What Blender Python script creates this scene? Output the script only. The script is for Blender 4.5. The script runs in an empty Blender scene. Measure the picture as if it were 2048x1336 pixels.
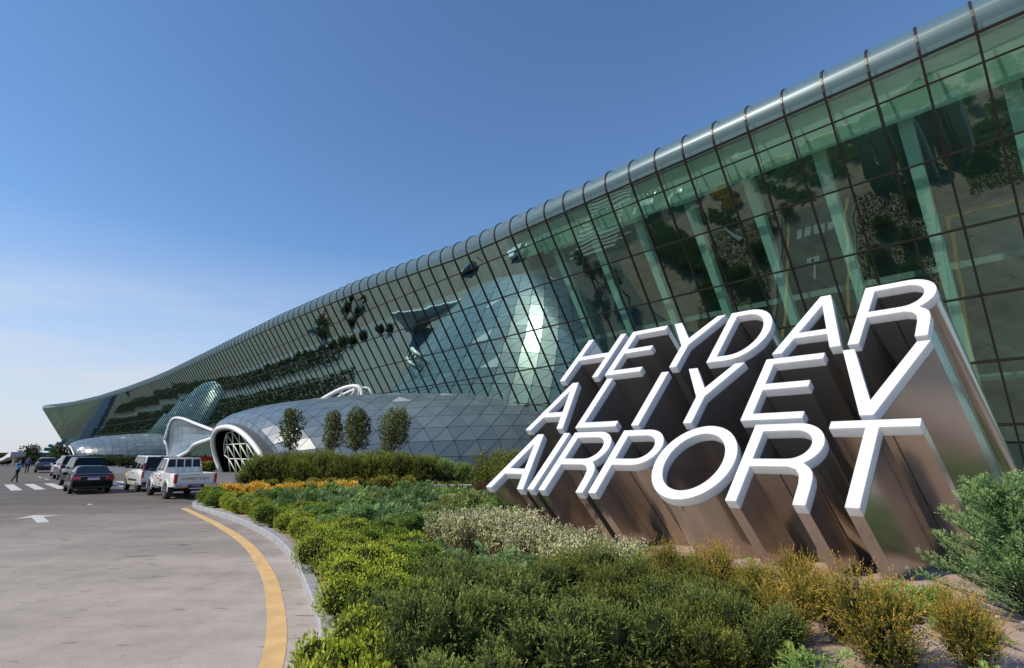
import bpy, bmesh, math, random
import numpy as np
from mathutils import Vector, Matrix

sc = bpy.context.scene
COL = sc.collection
R = math.radians

# ------------------------------------------------------------------ camera, sky, sun, exposure
cam_d = bpy.data.cameras.new('camera'); cam = bpy.data.objects.new('camera', cam_d); COL.objects.link(cam)
cam_d.sensor_width = 36.0; cam_d.lens = 18.0; cam_d.clip_end = 6000; cam_d.clip_start = .05
cam.location = (0, 0, 2.0); cam.rotation_euler = (R(90 + 13.19), 0, 0)
sc.camera = cam

TO_SUN = Vector((-0.84, -0.42, 0)).normalized()
SUN_EL = R(41)
SUNV = Vector((TO_SUN.x * math.cos(SUN_EL), TO_SUN.y * math.cos(SUN_EL), math.sin(SUN_EL)))
world = bpy.data.worlds.new('World'); sc.world = world; world.use_nodes = True
wn = world.node_tree; wn.nodes.clear()
sky = wn.nodes.new('ShaderNodeTexSky'); sky.sky_type = 'NISHITA'; sky.sun_disc = False
sky.sun_elevation = SUN_EL; sky.sun_rotation = math.atan2(SUNV.x, SUNV.y)
sky.air_density = 1.0; sky.dust_density = 0.0; sky.ozone_density = 3.2; sky.altitude = 0
bgn = wn.nodes.new('ShaderNodeBackground'); bgn.inputs[1].default_value = 0.135
wo = wn.nodes.new('ShaderNodeOutputWorld')
hsv = wn.nodes.new('ShaderNodeHueSaturation'); hsv.inputs['Saturation'].default_value = 1.06; hsv.inputs['Value'].default_value = 1.0
wn.links.new(sky.outputs[0], hsv.inputs['Color']); 
tcw = wn.nodes.new('ShaderNodeTexCoord'); mpw = wn.nodes.new('ShaderNodeMapping'); mpw.inputs['Scale'].default_value = (1.2, 1.2, 9.0)
nzw = wn.nodes.new('ShaderNodeTexNoise'); nzw.inputs['Scale'].default_value = 2.1; nzw.inputs['Detail'].default_value = 6; nzw.inputs['Roughness'].default_value = .55
wn.links.new(tcw.outputs['Generated'], mpw.inputs[0]); wn.links.new(mpw.outputs[0], nzw.inputs[0])
sxw = wn.nodes.new('ShaderNodeSeparateXYZ'); wn.links.new(tcw.outputs['Generated'], sxw.inputs[0])
def wrng(v, a, b, c, d):
    q = wn.nodes.new('ShaderNodeMapRange'); q.inputs[1].default_value = a; q.inputs[2].default_value = b; q.inputs[3].default_value = c; q.inputs[4].default_value = d; wn.links.new(v, q.inputs[0]); return q.outputs[0]
cl = wn.nodes.new('ShaderNodeMath'); cl.operation = 'MULTIPLY'
wn.links.new(wrng(nzw.outputs[0], .46, .72, 0, .75), cl.inputs[0]); wn.links.new(wrng(sxw.outputs[2], .12, .30, 1, 0), cl.inputs[1])
tint = wn.nodes.new('ShaderNodeMix'); tint.data_type = 'RGBA'; tint.blend_type = 'MULTIPLY'; tint.inputs[0].default_value = 1.0; tint.inputs[7].default_value = (.93, .985, 1.03, 1)
wn.links.new(hsv.outputs[0], tint.inputs[6])
cmx = wn.nodes.new('ShaderNodeMix'); cmx.data_type = 'RGBA'; wn.links.new(cl.outputs[0], cmx.inputs[0]); wn.links.new(tint.outputs[2], cmx.inputs[6]); cmx.inputs[7].default_value = (5.0, 5.0, 5.3, 1)
hz = wn.nodes.new('ShaderNodeMix'); hz.data_type = 'RGBA'; hz.inputs[7].default_value = (3.7, 3.85, 4.45, 1)      # pale haze low over the horizon
wn.links.new(wrng(sxw.outputs[2], .0, .36, .88, 0), hz.inputs[0]); wn.links.new(cmx.outputs[2], hz.inputs[6]); wn.links.new(hz.outputs[2], bgn.inputs[0]); wn.links.new(bgn.outputs[0], wo.inputs[0])

sun_d = bpy.data.lights.new('sun', 'SUN'); sun_d.energy = 3.3; sun_d.angle = R(0.53); sun_d.color = (1.0, .905, .77)
sun = bpy.data.objects.new('sun', sun_d); COL.objects.link(sun)
sun.rotation_euler = SUNV.to_track_quat('Z', 'Y').to_euler(); sun.location = (-60, -30, 80)

sc.view_settings.view_transform = 'Standard'; sc.view_settings.look = 'None'
sc.view_settings.exposure = 0.3; sc.view_settings.gamma = 1.0; sc.view_settings.use_curve_mapping = False
cy = sc.cycles
cy.use_denoising = True
cy.max_bounces = 9; cy.diffuse_bounces = 3; cy.glossy_bounces = 8; cy.transmission_bounces = 4; cy.transparent_max_bounces = 10
cy.caustics_reflective = False; cy.caustics_refractive = False

# ------------------------------------------------------------------ materials
MATS = {}
def nt(name):
    m = bpy.data.materials.new(name); m.use_nodes = True; n = m.node_tree; n.nodes.clear()
    o = n.nodes.new('ShaderNodeOutputMaterial'); MATS[name] = m
    return m, n, n.nodes, n.links, o
def sset(node, key, val):
    if key in node.inputs: node.inputs[key].default_value = val
def plain(name, col, rough=.5, metal=0.0, spec=.5, coat=0.0, noise=0.0, nscale=3.0, bump=0.0, bscale=40.0, detail=4):
    m, n, N, L, o = nt(name)
    b = N.new('ShaderNodeBsdfPrincipled'); L.new(b.outputs[0], o.inputs[0])
    sset(b, 'Base Color', (*col, 1)); sset(b, 'Roughness', rough); sset(b, 'Metallic', metal)
    sset(b, 'Specular IOR Level', spec); sset(b, 'Coat Weight', coat); sset(b, 'Coat Roughness', .05)
    if noise or bump:
        tc = N.new('ShaderNodeTexCoord')
    if noise:
        t = N.new('ShaderNodeTexNoise'); t.inputs['Scale'].default_value = nscale; t.inputs['Detail'].default_value = detail
        L.new(tc.outputs['Object'], t.inputs[0])
        mx = N.new('ShaderNodeMix'); mx.data_type = 'RGBA'
        mx.inputs[6].default_value = (*[c * (1 - noise) for c in col], 1); mx.inputs[7].default_value = (*[min(1, c * (1 + noise)) for c in col], 1)
        mr = N.new('ShaderNodeMapRange'); mr.inputs[1].default_value = .3; mr.inputs[2].default_value = .7
        L.new(t.outputs[0], mr.inputs[0]); L.new(mr.outputs[0], mx.inputs[0]); L.new(mx.outputs[2], b.inputs['Base Color'])
    if bump:
        t2 = N.new('ShaderNodeTexNoise'); t2.inputs['Scale'].default_value = bscale; t2.inputs['Detail'].default_value = 3
        L.new(tc.outputs['Object'], t2.inputs[0])
        bp = N.new('ShaderNodeBump'); bp.inputs['Strength'].default_value = bump; bp.inputs['Distance'].default_value = .02
        L.new(t2.outputs[0], bp.inputs['Height']); L.new(bp.outputs[0], b.inputs['Normal'])
    return m

def leaf_mat(name, ramp, trans=.28, rough=.55):
    m, n, N, L, o = nt(name)
    at = N.new('ShaderNodeAttribute'); at.attribute_name = 'var'
    cr = N.new('ShaderNodeValToRGB'); e = cr.color_ramp.elements
    pos = [0.0, .5, 1.0] if len(ramp) == 3 else [i / (len(ramp) - 1) for i in range(len(ramp))]
    e[0].position = 0; e[0].color = (*ramp[0], 1); e[1].position = 1; e[1].color = (*ramp[-1], 1)
    for p, c in list(zip(pos, ramp))[1:-1]:
        q = e.new(p); q.color = (*c, 1)
    L.new(at.outputs['Fac'], cr.inputs[0])
    oi = N.new('ShaderNodeObjectInfo')
    mr = N.new('ShaderNodeMapRange'); mr.inputs[3].default_value = .82; mr.inputs[4].default_value = 1.18
    L.new(oi.outputs['Random'], mr.inputs[0])
    hs = N.new('ShaderNodeHueSaturation'); L.new(mr.outputs[0], hs.inputs['Value']); L.new(cr.outputs[0], hs.inputs['Color'])
    b = N.new('ShaderNodeBsdfPrincipled'); sset(b, 'Roughness', rough); sset(b, 'Specular IOR Level', .3)
    L.new(hs.outputs[0], b.inputs['Base Color'])
    t = N.new('ShaderNodeBsdfTranslucent'); L.new(hs.outputs[0], t.inputs[0])
    mx = N.new('ShaderNodeMixShader'); mx.inputs[0].default_value = trans
    L.new(b.outputs[0], mx.inputs[1]); L.new(t.outputs[0], mx.inputs[2]); L.new(mx.outputs[0], o.inputs[0])
    return m

def glass_facade(name, tint, base_refl, warp=.0012):
    """coated flat glass: part mirror, part tinted see-through, slightly warped per pane"""
    m, n, N, L, o = nt(name)
    tc = N.new('ShaderNodeNewGeometry')
    oi = N.new('ShaderNodeObjectInfo')
    ad = N.new('ShaderNodeVectorMath'); ad.operation = 'MULTIPLY_ADD'
    L.new(oi.outputs['Random'], ad.inputs[0]); ad.inputs[1].default_value = (31, 17, 23); L.new(tc.outputs['Position'], ad.inputs[2])
    t = N.new('ShaderNodeTexNoise'); t.inputs['Scale'].default_value = .42; t.inputs['Detail'].default_value = 1.0
    L.new(ad.outputs[0], t.inputs[0])
    bp = N.new('ShaderNodeBump'); bp.inputs['Strength'].default_value = 1.0; bp.inputs['Distance'].default_value = warp * 10
    L.new(t.outputs[0], bp.inputs['Height'])
    fr = N.new('ShaderNodeFresnel'); fr.inputs[0].default_value = 1.5
    mr = N.new('ShaderNodeMapRange'); mr.inputs[1].default_value = .04; mr.inputs[2].default_value = 1.0
    mr.inputs[3].default_value = base_refl; mr.inputs[4].default_value = 1.0
    L.new(fr.outputs[0], mr.inputs[0])
    g = N.new('ShaderNodeBsdfGlossy'); g.inputs['Roughness'].default_value = .012; g.inputs[0].default_value = (.56, .82, .74, 1)
    L.new(bp.outputs[0], g.inputs['Normal'])
    tr = N.new('ShaderNodeBsdfTransparent'); tr.inputs[0].default_value = (*tint, 1)
    mx = N.new('ShaderNodeMixShader'); L.new(mr.outputs[0], mx.inputs[0]); L.new(tr.outputs[0], mx.inputs[1]); L.new(g.outputs[0], mx.inputs[2])
    L.new(mx.outputs[0], o.inputs[0])
    return m

glass_facade('facade_glass', (.53, .82, .72), .215)
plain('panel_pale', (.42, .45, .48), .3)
plain('soffit', (.70, .76, .62), .6, noise=.08, nscale=.6)
def cap_glass():
    m, n, N, L, o = nt('cap_glass')
    d = N.new('ShaderNodeBsdfDiffuse'); d.inputs[0].default_value = (.17, .27, .30, 1)
    g = N.new('ShaderNodeBsdfGlossy'); g.inputs[0].default_value = (.72, .86, .92, 1); g.inputs['Roughness'].default_value = .36
    tr = N.new('ShaderNodeBsdfTransparent'); tr.inputs[0].default_value = (.62, .80, .78, 1)
    fr = N.new('ShaderNodeFresnel'); fr.inputs[0].default_value = 1.45
    mr = N.new('ShaderNodeMapRange'); mr.inputs[1].default_value = .035; mr.inputs[3].default_value = .02; mr.inputs[4].default_value = .10; L.new(fr.outputs[0], mr.inputs[0])
    m1 = N.new('ShaderNodeMixShader'); m1.inputs[0].default_value = .42; L.new(tr.outputs[0], m1.inputs[1]); L.new(d.outputs[0], m1.inputs[2])
    m2 = N.new('ShaderNodeMixShader'); L.new(mr.outputs[0], m2.inputs[0]); L.new(m1.outputs[0], m2.inputs[1]); L.new(g.outputs[0], m2.inputs[2]); L.new(m2.outputs[0], o.inputs[0])
cap_glass()
plain('mullion', (.035, .032, .032), .4, .6)
plain('roof_grey', (.35, .36, .36), .6, noise=.1)
plain('column_paint', (.74, .80, .76), .5, noise=.06)
plain('edge_dark', (.13, .15, .145), .6)
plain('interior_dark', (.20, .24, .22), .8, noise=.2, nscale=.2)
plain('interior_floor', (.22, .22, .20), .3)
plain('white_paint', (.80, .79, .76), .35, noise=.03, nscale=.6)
plain('dome_frame', (.05, .055, .06), .5)
plain('letter_white', (.83, .825, .81), .32, spec=.4, noise=.012, nscale=1.5)
plain('kerb_stone', (.34, .34, .345), .75, noise=.14, nscale=5, bump=.3, bscale=60)
plain('soil', (.45, .33, .25), .95, noise=.25, nscale=1.3, bump=1.0, bscale=14, detail=8)
plain('pavement', (.17, .165, .16), .7, noise=.12, nscale=.35)
plain('sand_ground', (.22, .19, .12), .95, noise=.3, nscale=.05)
plain('bark', (.10, .075, .05), .9, noise=.3, nscale=9)
plain('twig', (.020, .026, .010), .95, spec=.02)
plain('pebble', (.62, .57, .52), .8, noise=.15, nscale=8)
plain('concrete', (.42, .41, .40), .8, noise=.1, nscale=2)
plain('tyre', (.014, .014, .015), .75)
plain('alloy', (.55, .55, .56), .28, .9)
plain('car_white', (.76, .755, .73), .22, 0, .5, .8)
plain('car_black', (.004, .006, .010), .14, .0, .22, 0)
plain('car_darkgrey', (.03, .035, .05), .2, .3, .5, 1.0)
plain('car_blue_grey', (.07, .085, .12), .22, .4, .5, 1.0)
plain('car_red', (.35, .02, .02), .25, 0, .5, 1.0)
plain('car_yellow', (.6, .33, .02), .25, 0, .5, 1.0)
plain('car_glass', (.008, .010, .012), .08, 0, .35, 0)
plain('car_trim', (.02, .02, .02), .6)
plain('chrome', (.7, .7, .7), .15, 1.0)
plain('tail_red', (.38, .012, .012), .2, 0, .5, 1.0)
plain('lamp_clear', (.6, .6, .62), .15, .1, .5, 1.0)
plain('plate_white', (.62, .55, .62), .4)
plain('lettering_black', (.02, .02, .022), .5)
plain('sticker_yellow', (.75, .6, .05), .5)
plain('road_paint_white', (.62, .60, .57), .7, noise=.16, nscale=4)
plain('shirt_blue', (.06, .22, .42), .8)
plain('trousers_dark', (.012, .012, .016), .85)
plain('skin', (.30, .17, .11), .55)
plain('hair_dark', (.012, .01, .01), .6)
plain('blue_far', (.03, .055, .13), .7)
plain('teal_steel', (.02, .19, .19), .45, .2)
plain('sign_red', (.55, .02, .02), .5)
plain('blue_bin', (.02, .05, .22), .5)

def acrylic():
    b = MATS['letter_white'].node_tree.nodes
    p = [q for q in b if q.type == 'BSDF_PRINCIPLED'][0]
    sset(p, 'Subsurface Weight', .6); sset(p, 'Subsurface Radius', (1.0, 1.0, 1.0)); sset(p, 'Subsurface Scale', .07)
acrylic()
def steel():
    m, n, N, L, o = nt('brushed_steel')
    b = N.new('ShaderNodeBsdfPrincipled'); L.new(b.outputs[0], o.inputs[0])
    sset(b, 'Metallic', .82)
    tc = N.new('ShaderNodeTexCoord')
    mp = N.new('ShaderNodeMapping'); mp.inputs['Scale'].default_value = (9, 9, .35); L.new(tc.outputs['Object'], mp.inputs[0])
    t = N.new('ShaderNodeTexNoise'); t.inputs['Scale'].default_value = 1.6; t.inputs['Detail'].default_value = 6; L.new(mp.outputs[0], t.inputs[0])
    t2 = N.new('ShaderNodeTexNoise'); t2.inputs['Scale'].default_value = 1.1; t2.inputs['Detail'].default_value = 3; L.new(tc.outputs['Object'], t2.inputs[0])
    cr = N.new('ShaderNodeValToRGB'); cr.color_ramp.elements[0].color = (.42, .375, .34, 1); cr.color_ramp.elements[1].color = (.50, .455, .42, 1)
    L.new(t2.outputs[0], cr.inputs[0]); L.new(cr.outputs[0], b.inputs['Base Color'])
    mr = N.new('ShaderNodeMapRange'); mr.inputs[3].default_value = .13; mr.inputs[4].default_value = .22
    L.new(t.outputs[0], mr.inputs[0]); L.new(mr.outputs[0], b.inputs['Roughness'])
    t3 = N.new('ShaderNodeTexNoise'); t3.inputs['Scale'].default_value = .9; t3.inputs['Detail'].default_value = 1; L.new(tc.outputs['Object'], t3.inputs[0])
    bp = N.new('ShaderNodeBump'); bp.inputs['Strength'].default_value = .35; bp.inputs['Distance'].default_value = .02
    L.new(t3.outputs[0], bp.inputs['Height']); L.new(bp.outputs[0], b.inputs['Normal'])
steel()

def dome_panel():
    m, n, N, L, o = nt('dome_panel')
    b = N.new('ShaderNodeBsdfPrincipled'); L.new(b.outputs[0], o.inputs[0])
    oi = N.new('ShaderNodeObjectInfo')
    cr = N.new('ShaderNodeValToRGB'); cr.color_ramp.elements[0].color = (.10, .138, .165, 1); cr.color_ramp.elements[1].color = (.145, .19, .22, 1)
    L.new(oi.outputs['Random'], cr.inputs[0]); L.new(cr.outputs[0], b.inputs['Base Color'])
    sset(b, 'Roughness', .33); sset(b, 'IOR', 1.6); sset(b, 'Specular IOR Level', .5)
dome_panel()

def asphalt():
    m, n, N, L, o = nt('asphalt')
    b = N.new('ShaderNodeBsdfPrincipled'); L.new(b.outputs[0], o.inputs[0]); sset(b, 'Roughness', .85); sset(b, 'Specular IOR Level', .25)
    tc = N.new('ShaderNodeNewGeometry')
    def noise(scale, detail, vec=None, rough=.5):
        t = N.new('ShaderNodeTexNoise'); t.inputs['Scale'].default_value = scale; t.inputs['Detail'].default_value = detail; t.inputs['Roughness'].default_value = rough
        L.new(vec or tc.outputs['Position'], t.inputs[0]); return t.outputs[0]
    def rng(v, a, c, x, y):
        q = N.new('ShaderNodeMapRange'); q.inputs[1].default_value = a; q.inputs[2].default_value = c; q.inputs[3].default_value = x; q.inputs[4].default_value = y
        L.new(v, q.inputs[0]); return q.outputs[0]
    def math_(op, a, c):
        q = N.new('ShaderNodeMath'); q.operation = op
        for i, v in enumerate((a, c)):
            if isinstance(v, (int, float)): q.inputs[i].default_value = v
            else: L.new(v, q.inputs[i])
        return q.outputs[0]
    mp = N.new('ShaderNodeMapping'); mp.inputs['Rotation'].default_value = (0, 0, R(62)); mp.inputs['Scale'].default_value = (.10, .9, 1)
    L.new(tc.outputs['Position'], mp.inputs[0])
    streak = noise(1.0, 4, mp.outputs[0])
    mp2 = N.new('ShaderNodeMapping'); mp2.inputs['Rotation'].default_value = (0, 0, R(-12)); mp2.inputs['Scale'].default_value = (.5, 2.6, 1)
    L.new(tc.outputs['Position'], mp2.inputs[0])
    spots = noise(1.1, 3, mp2.outputs[0])
    big = noise(.09, 3); mid = noise(.6, 5); fine = noise(60, 2)
    # pale dusty outer lane along the planted kerb (worn, dusty), darker newer asphalt beyond
    sx = N.new('ShaderNodeSeparateXYZ'); L.new(tc.outputs['Position'], sx.inputs[0])
    dist = math_('ADD', math_('MULTIPLY', sx.outputs[1], .72), math_('MULTIPLY', sx.outputs[0], -.35))
    dust = rng(math_('ADD', dist, math_('MULTIPLY', big, 9.0)), 8.0, 27.0, 1.0, 0.0)
    v = math_('MULTIPLY', rng(streak, .3, .72, .84, 1.16), rng(mid, .25, .75, .84, 1.14))
    v = math_('MULTIPLY', v, rng(fine, .3, .7, .82, 1.15))
    v = math_('MULTIPLY', v, rng(spots, .655, .70, 1.0, .55))
    mp3 = N.new('ShaderNodeMapping'); mp3.inputs['Rotation'].default_value = (0, 0, R(-30)); mp3.inputs['Scale'].default_value = (1.6, 5.5, 1); L.new(tc.outputs['Position'], mp3.inputs[0])
    v = math_('MULTIPLY', v, rng(noise(1.3, 2, mp3.outputs[0]), .665, .70, 1.0, .6))
    v = math_('MULTIPLY', v, rng(noise(2.4, 6, None, .7), .3, .72, .90, 1.10))
    lvl = rng(dust, 0, 1, .145, .46)
    v = math_('MULTIPLY', v, lvl)
    cc = N.new('ShaderNodeCombineXYZ')
    L.new(math_('MULTIPLY', v, 1.11), cc.inputs[0]); L.new(math_('MULTIPLY', v, .95), cc.inputs[1]); L.new(math_('MULTIPLY', v, .80), cc.inputs[2])
    L.new(cc.outputs[0], b.inputs['Base Color'])
    bp = N.new('ShaderNodeBump'); bp.inputs['Strength'].default_value = .35; bp.inputs['Distance'].default_value = .01
    L.new(noise(90, 2), bp.inputs['Height']); L.new(bp.outputs[0], b.inputs['Normal'])
asphalt()
plain('yellow_paint', (.74, .47, .19), .7, noise=.12, nscale=3, bump=.2, bscale=80)

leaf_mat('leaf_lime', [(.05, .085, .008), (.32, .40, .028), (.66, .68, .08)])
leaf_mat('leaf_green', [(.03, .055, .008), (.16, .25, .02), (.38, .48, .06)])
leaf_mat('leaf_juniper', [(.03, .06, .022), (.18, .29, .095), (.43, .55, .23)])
leaf_mat('leaf_juniper_green', [(.03, .055, .012), (.21, .33, .07), (.46, .58, .17)])
leaf_mat('leaf_olive_juniper', [(.04, .055, .012), (.22, .26, .07), (.44, .46, .17)])
leaf_mat('leaf_yew', [(.008, .016, .004), (.095, .14, .03), (.40, .44, .10)])
leaf_mat('leaf_olive', [(.010, .02, .004), (.10, .14, .022), (.40, .38, .06)])
leaf_mat('leaf_bronze', [(.015, .025, .004), (.14, .15, .02), (.36, .27, .04), (.64, .38, .075)])
leaf_mat('leaf_cream', [(.10, .11, .03), (.55, .53, .24), (.85, .80, .55)])
leaf_mat('leaf_pine', [(.014, .022, .003), (.14, .18, .022), (.42, .45, .06)])
leaf_mat('leaf_yellowgreen', [(.04, .05, .006), (.22, .23, .025), (.46, .40, .05)])
leaf_mat('leaf_flower', [(.22, .16, .02), (.80, .45, .03), (.95, .66, .13)])
leaf_mat('leaf_tree', [(.03, .038, .01), (.14, .165, .05), (.34, .37, .14)])
leaf_mat('leaf_tall', [(.02, .05, .02), (.15, .27, .10), (.50, .60, .22)])
leaf_mat('leaf_far', [(.015, .025, .01), (.05, .075, .02), (.11, .14, .05)])
leaf_mat('leaf_rust', [(.03, .015, .008), (.13, .06, .03), (.24, .13, .07)])

# ------------------------------------------------------------------ helpers
def raw(name, verts, faces, mats, parent=None, smooth=False, var=None, midx=None):
    me = bpy.data.meshes.new(name)
    me.from_pydata(verts, [], faces); me.update()
    for m in (mats if isinstance(mats, (list, tuple)) else [mats]):
        me.materials.append(MATS[m])
    if smooth: me.polygons.foreach_set('use_smooth', [True] * len(me.polygons))
    if midx is not None: me.polygons.foreach_set('material_index', np.asarray(midx, dtype=np.int32))
    if var is not None:
        a = me.attributes.new('var', 'FLOAT', 'FACE'); a.data.foreach_set('value', np.asarray(var, dtype=np.float32))
    o = bpy.data.objects.new(name, me); COL.objects.link(o)
    if parent: o.parent = parent
    return o
def tag(o, label=None, cat=None, group=None, kind=None):
    if label: o['label'] = label
    if cat: o['category'] = cat
    if group: o['group'] = group
    if kind: o['kind'] = kind
    return o
def empty(name, loc=(0, 0, 0), rz=0, label=None, cat=None, group=None):
    o = bpy.data.objects.new(name, None); COL.objects.link(o); o.location = loc; o.rotation_euler = (0, 0, rz); o.empty_display_size = .2
    return tag(o, label, cat, group)
def copy_tree(o, parent=None):
    c = o.copy(); COL.objects.link(c); c.parent = parent
    for ch in list(o.children):
        d = copy_tree(ch, c)
    return c
def evaluated(o):
    dg = bpy.context.evaluated_depsgraph_get(); dg.update()
    me = bpy.data.meshes.new_from_object(o.evaluated_get(dg)); 
    old = o.data; o.modifiers.clear(); o.data = me
    return o

class MB:
    def __init__(s): s.v = []; s.f = []
    def add(s, vs, fs):
        k = len(s.v); s.v += [tuple(p) for p in vs]; s.f += [tuple(i + k for i in f) for f in fs]; return s
    def box(s, c, d, M=None):
        x, y, z = (q / 2 for q in d)
        vs = [Vector((sx * x, sy * y, sz * z)) for sz in (-1, 1) for sy in (-1, 1) for sx in (-1, 1)]
        if M is not None: vs = [M @ p for p in vs]
        vs = [p + Vector(c) for p in vs]
        return s.add(vs, [(0, 2, 3, 1), (4, 5, 7, 6), (0, 1, 5, 4), (2, 6, 7, 3), (0, 4, 6, 2), (1, 3, 7, 5)])
    def beam(s, p, q, w, h, up=(0, 0, 1)):
        p = Vector(p); q = Vector(q); d = (q - p).normalized(); u = Vector(up); a = d.cross(u).normalized(); b = a.cross(d).normalized()
        vs = []
        for c in (p, q):
            for i, j in ((-1, -1), (1, -1), (1, 1), (-1, 1)): vs.append(c + a * w / 2 * i + b * h / 2 * j)
        return s.add(vs, [(0, 1, 2, 3), (7, 6, 5, 4), (0, 4, 5, 1), (1, 5, 6, 2), (2, 6, 7, 3), (3, 7, 4, 0)])
    def tube(s, pts, rad, n=8, closed=False):
        pts = [Vector(p) for p in pts]; m = len(pts); rads = rad if hasattr(rad, '__len__') else [rad] * m
        vs = []; ref = Vector((0, 0, 1))
        d0 = (pts[1] - pts[0]).normalized(); a = d0.cross(ref)
        if a.length < .01: a = d0.cross(Vector((1, 0, 0)))
        a.normalize()
        for i in range(m):
            if closed: d = pts[(i + 1) % m] - pts[i - 1]
            else: d = pts[min(i + 1, m - 1)] - pts[max(i - 1, 0)]
            d.normalize(); a = (a - d * a.dot(d)).normalized(); b = d.cross(a)
            for k in range(n):
                t = 2 * math.pi * k / n; vs.append(pts[i] + (a * math.cos(t) + b * math.sin(t)) * rads[i])
        fs = []
        for i in range(m if closed else m - 1):
            j = (i + 1) % m
            for k in range(n): fs.append((i * n + k, i * n + (k + 1) % n, j * n + (k + 1) % n, j * n + k))
        if not closed: fs.append(tuple(range(n - 1, -1, -1))); fs.append(tuple((m - 1) * n + k for k in range(n)))
        return s.add(vs, fs)
    def loft(s, rings, cap=True, close=True):
        n = len(rings[0]); vs = [p for r in rings for p in r]; fs = []
        for i in range(len(rings) - 1):
            for k in range(n if close else n - 1):
                fs.append((i * n + k, i * n + (k + 1) % n, (i + 1) * n + (k + 1) % n, (i + 1) * n + k))
        if cap: fs.append(tuple(range(n - 1, -1, -1))); fs.append(tuple((len(rings) - 1) * n + k for k in range(n)))
        return s.add(vs, fs)
    def prism(s, poly, z0, z1):
        n = len(poly); vs = [(*p, z0) for p in poly] + [(*p, z1) for p in poly]
        return s.add(vs, [tuple(range(n - 1, -1, -1)), tuple(range(n, 2 * n))] + [(i, (i + 1) % n, n + (i + 1) % n, n + i) for i in range(n)])
    def build(s, name, mat, parent=None, smooth=False):
        return raw(name, s.v, s.f, mat, parent, smooth)
def add_mod_bevel(o, w, seg=2, ang=35):
    m = o.modifiers.new('b', 'BEVEL'); m.width = w; m.segments = seg; m.limit_method = 'ANGLE'; m.angle_limit = R(ang); return o
def spline(pts, per=8):
    """Catmull-Rom through 2D/3D points"""
    P = [Vector(p) for p in pts]; out = []
    for i in range(len(P) - 1):
        p0 = P[max(i - 1, 0)]; p1 = P[i]; p2 = P[i + 1]; p3 = P[min(i + 2, len(P) - 1)]
        for k in range(per):
            t = k / per
            out.append(.5 * ((2 * p1) + (p2 - p0) * t + (2 * p0 - 5 * p1 + 4 * p2 - p3) * t * t + (3 * p1 - p0 - 3 * p2 + p3) * t ** 3))
    out.append(P[-1]); return out
ORD = ['first', 'second', 'third', 'fourth', 'fifth', 'sixth', 'seventh', 'eighth', 'ninth', 'tenth', 'eleventh', 'twelfth', 'thirteenth', 'fourteenth', 'fifteenth', 'sixteenth', 'seventeenth', 'eighteenth', 'nineteenth', 'twentieth']

# ------------------------------------------------------------------ ground, road, bed
def sheet(name, poly, z, mat, kind='structure'):
    o = raw(name, [(x, y, z) for x, y in poly], [tuple(range(len(poly)))], mat); return tag(o, kind=kind)
sheet('ground', [(-3000, -3000), (3000, -3000), (3000, 3000), (-3000, 3000)], -.03, 'sand_ground')
A = Vector((-.68941, .72438)); O2 = Vector((-.72438, -.68941)); Q0 = Vector((-9, 76))      # facade base line: along, outward, start
def fac(s, dev=0.0): 
    p = Q0 + A * s + O2 * dev; return p
# road: everything between the opposite verge and the forecourt
rd = [fac(-140, 36), fac(-60, 36), fac(400, 36), fac(400, 79), fac(-60, 79), fac(-140, 79)]
road_poly = [(40, -45), fac(-75, 33), fac(-24, 34), fac(8, 37.5), fac(420, 37.5), fac(420, 86), fac(-40, 86), (-75, -8), (-38, -50)]
sheet('road', [tuple(p) for p in road_poly], 0.0, 'asphalt')
# forecourt pavement in front of the terminal, 12 cm above the road, with a kerb face
fp = [fac(-95, -2), fac(-95, 20), fac(-24, 33.2), fac(8, 37.5), fac(420, 37.5), fac(420, -2)]
m = MB(); m.prism([tuple(p) for p in reversed(fp)], -.02, .03); tag(m.build('forecourt_pavement', 'pavement'), kind='structure')

KERB = [(14, -9), (7.5, -5.5), (3.2, -2.2), (1.0, .2), (-.35, 2.2), (-1.3, 4.0), (-1.86, 5.52), (-2.35, 6.79), (-2.65, 7.39), (-3.46, 9.04), (-4.3, 10.66), (-5.78, 13.03), (-7.98, 15.9), (-10.3, 18.47), (-12.2, 20.6), (-13.0, 22.0), (-13.25, 23.4), (-13.5, 25.2), (-14.4, 28), (-16.8, 33), (-17.8, 36), (-16.0, 38.5), (-8, 40), (0, 40.2), (10, 37)]
ks = spline([(x, y) for x, y in KERB], 10)
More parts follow.
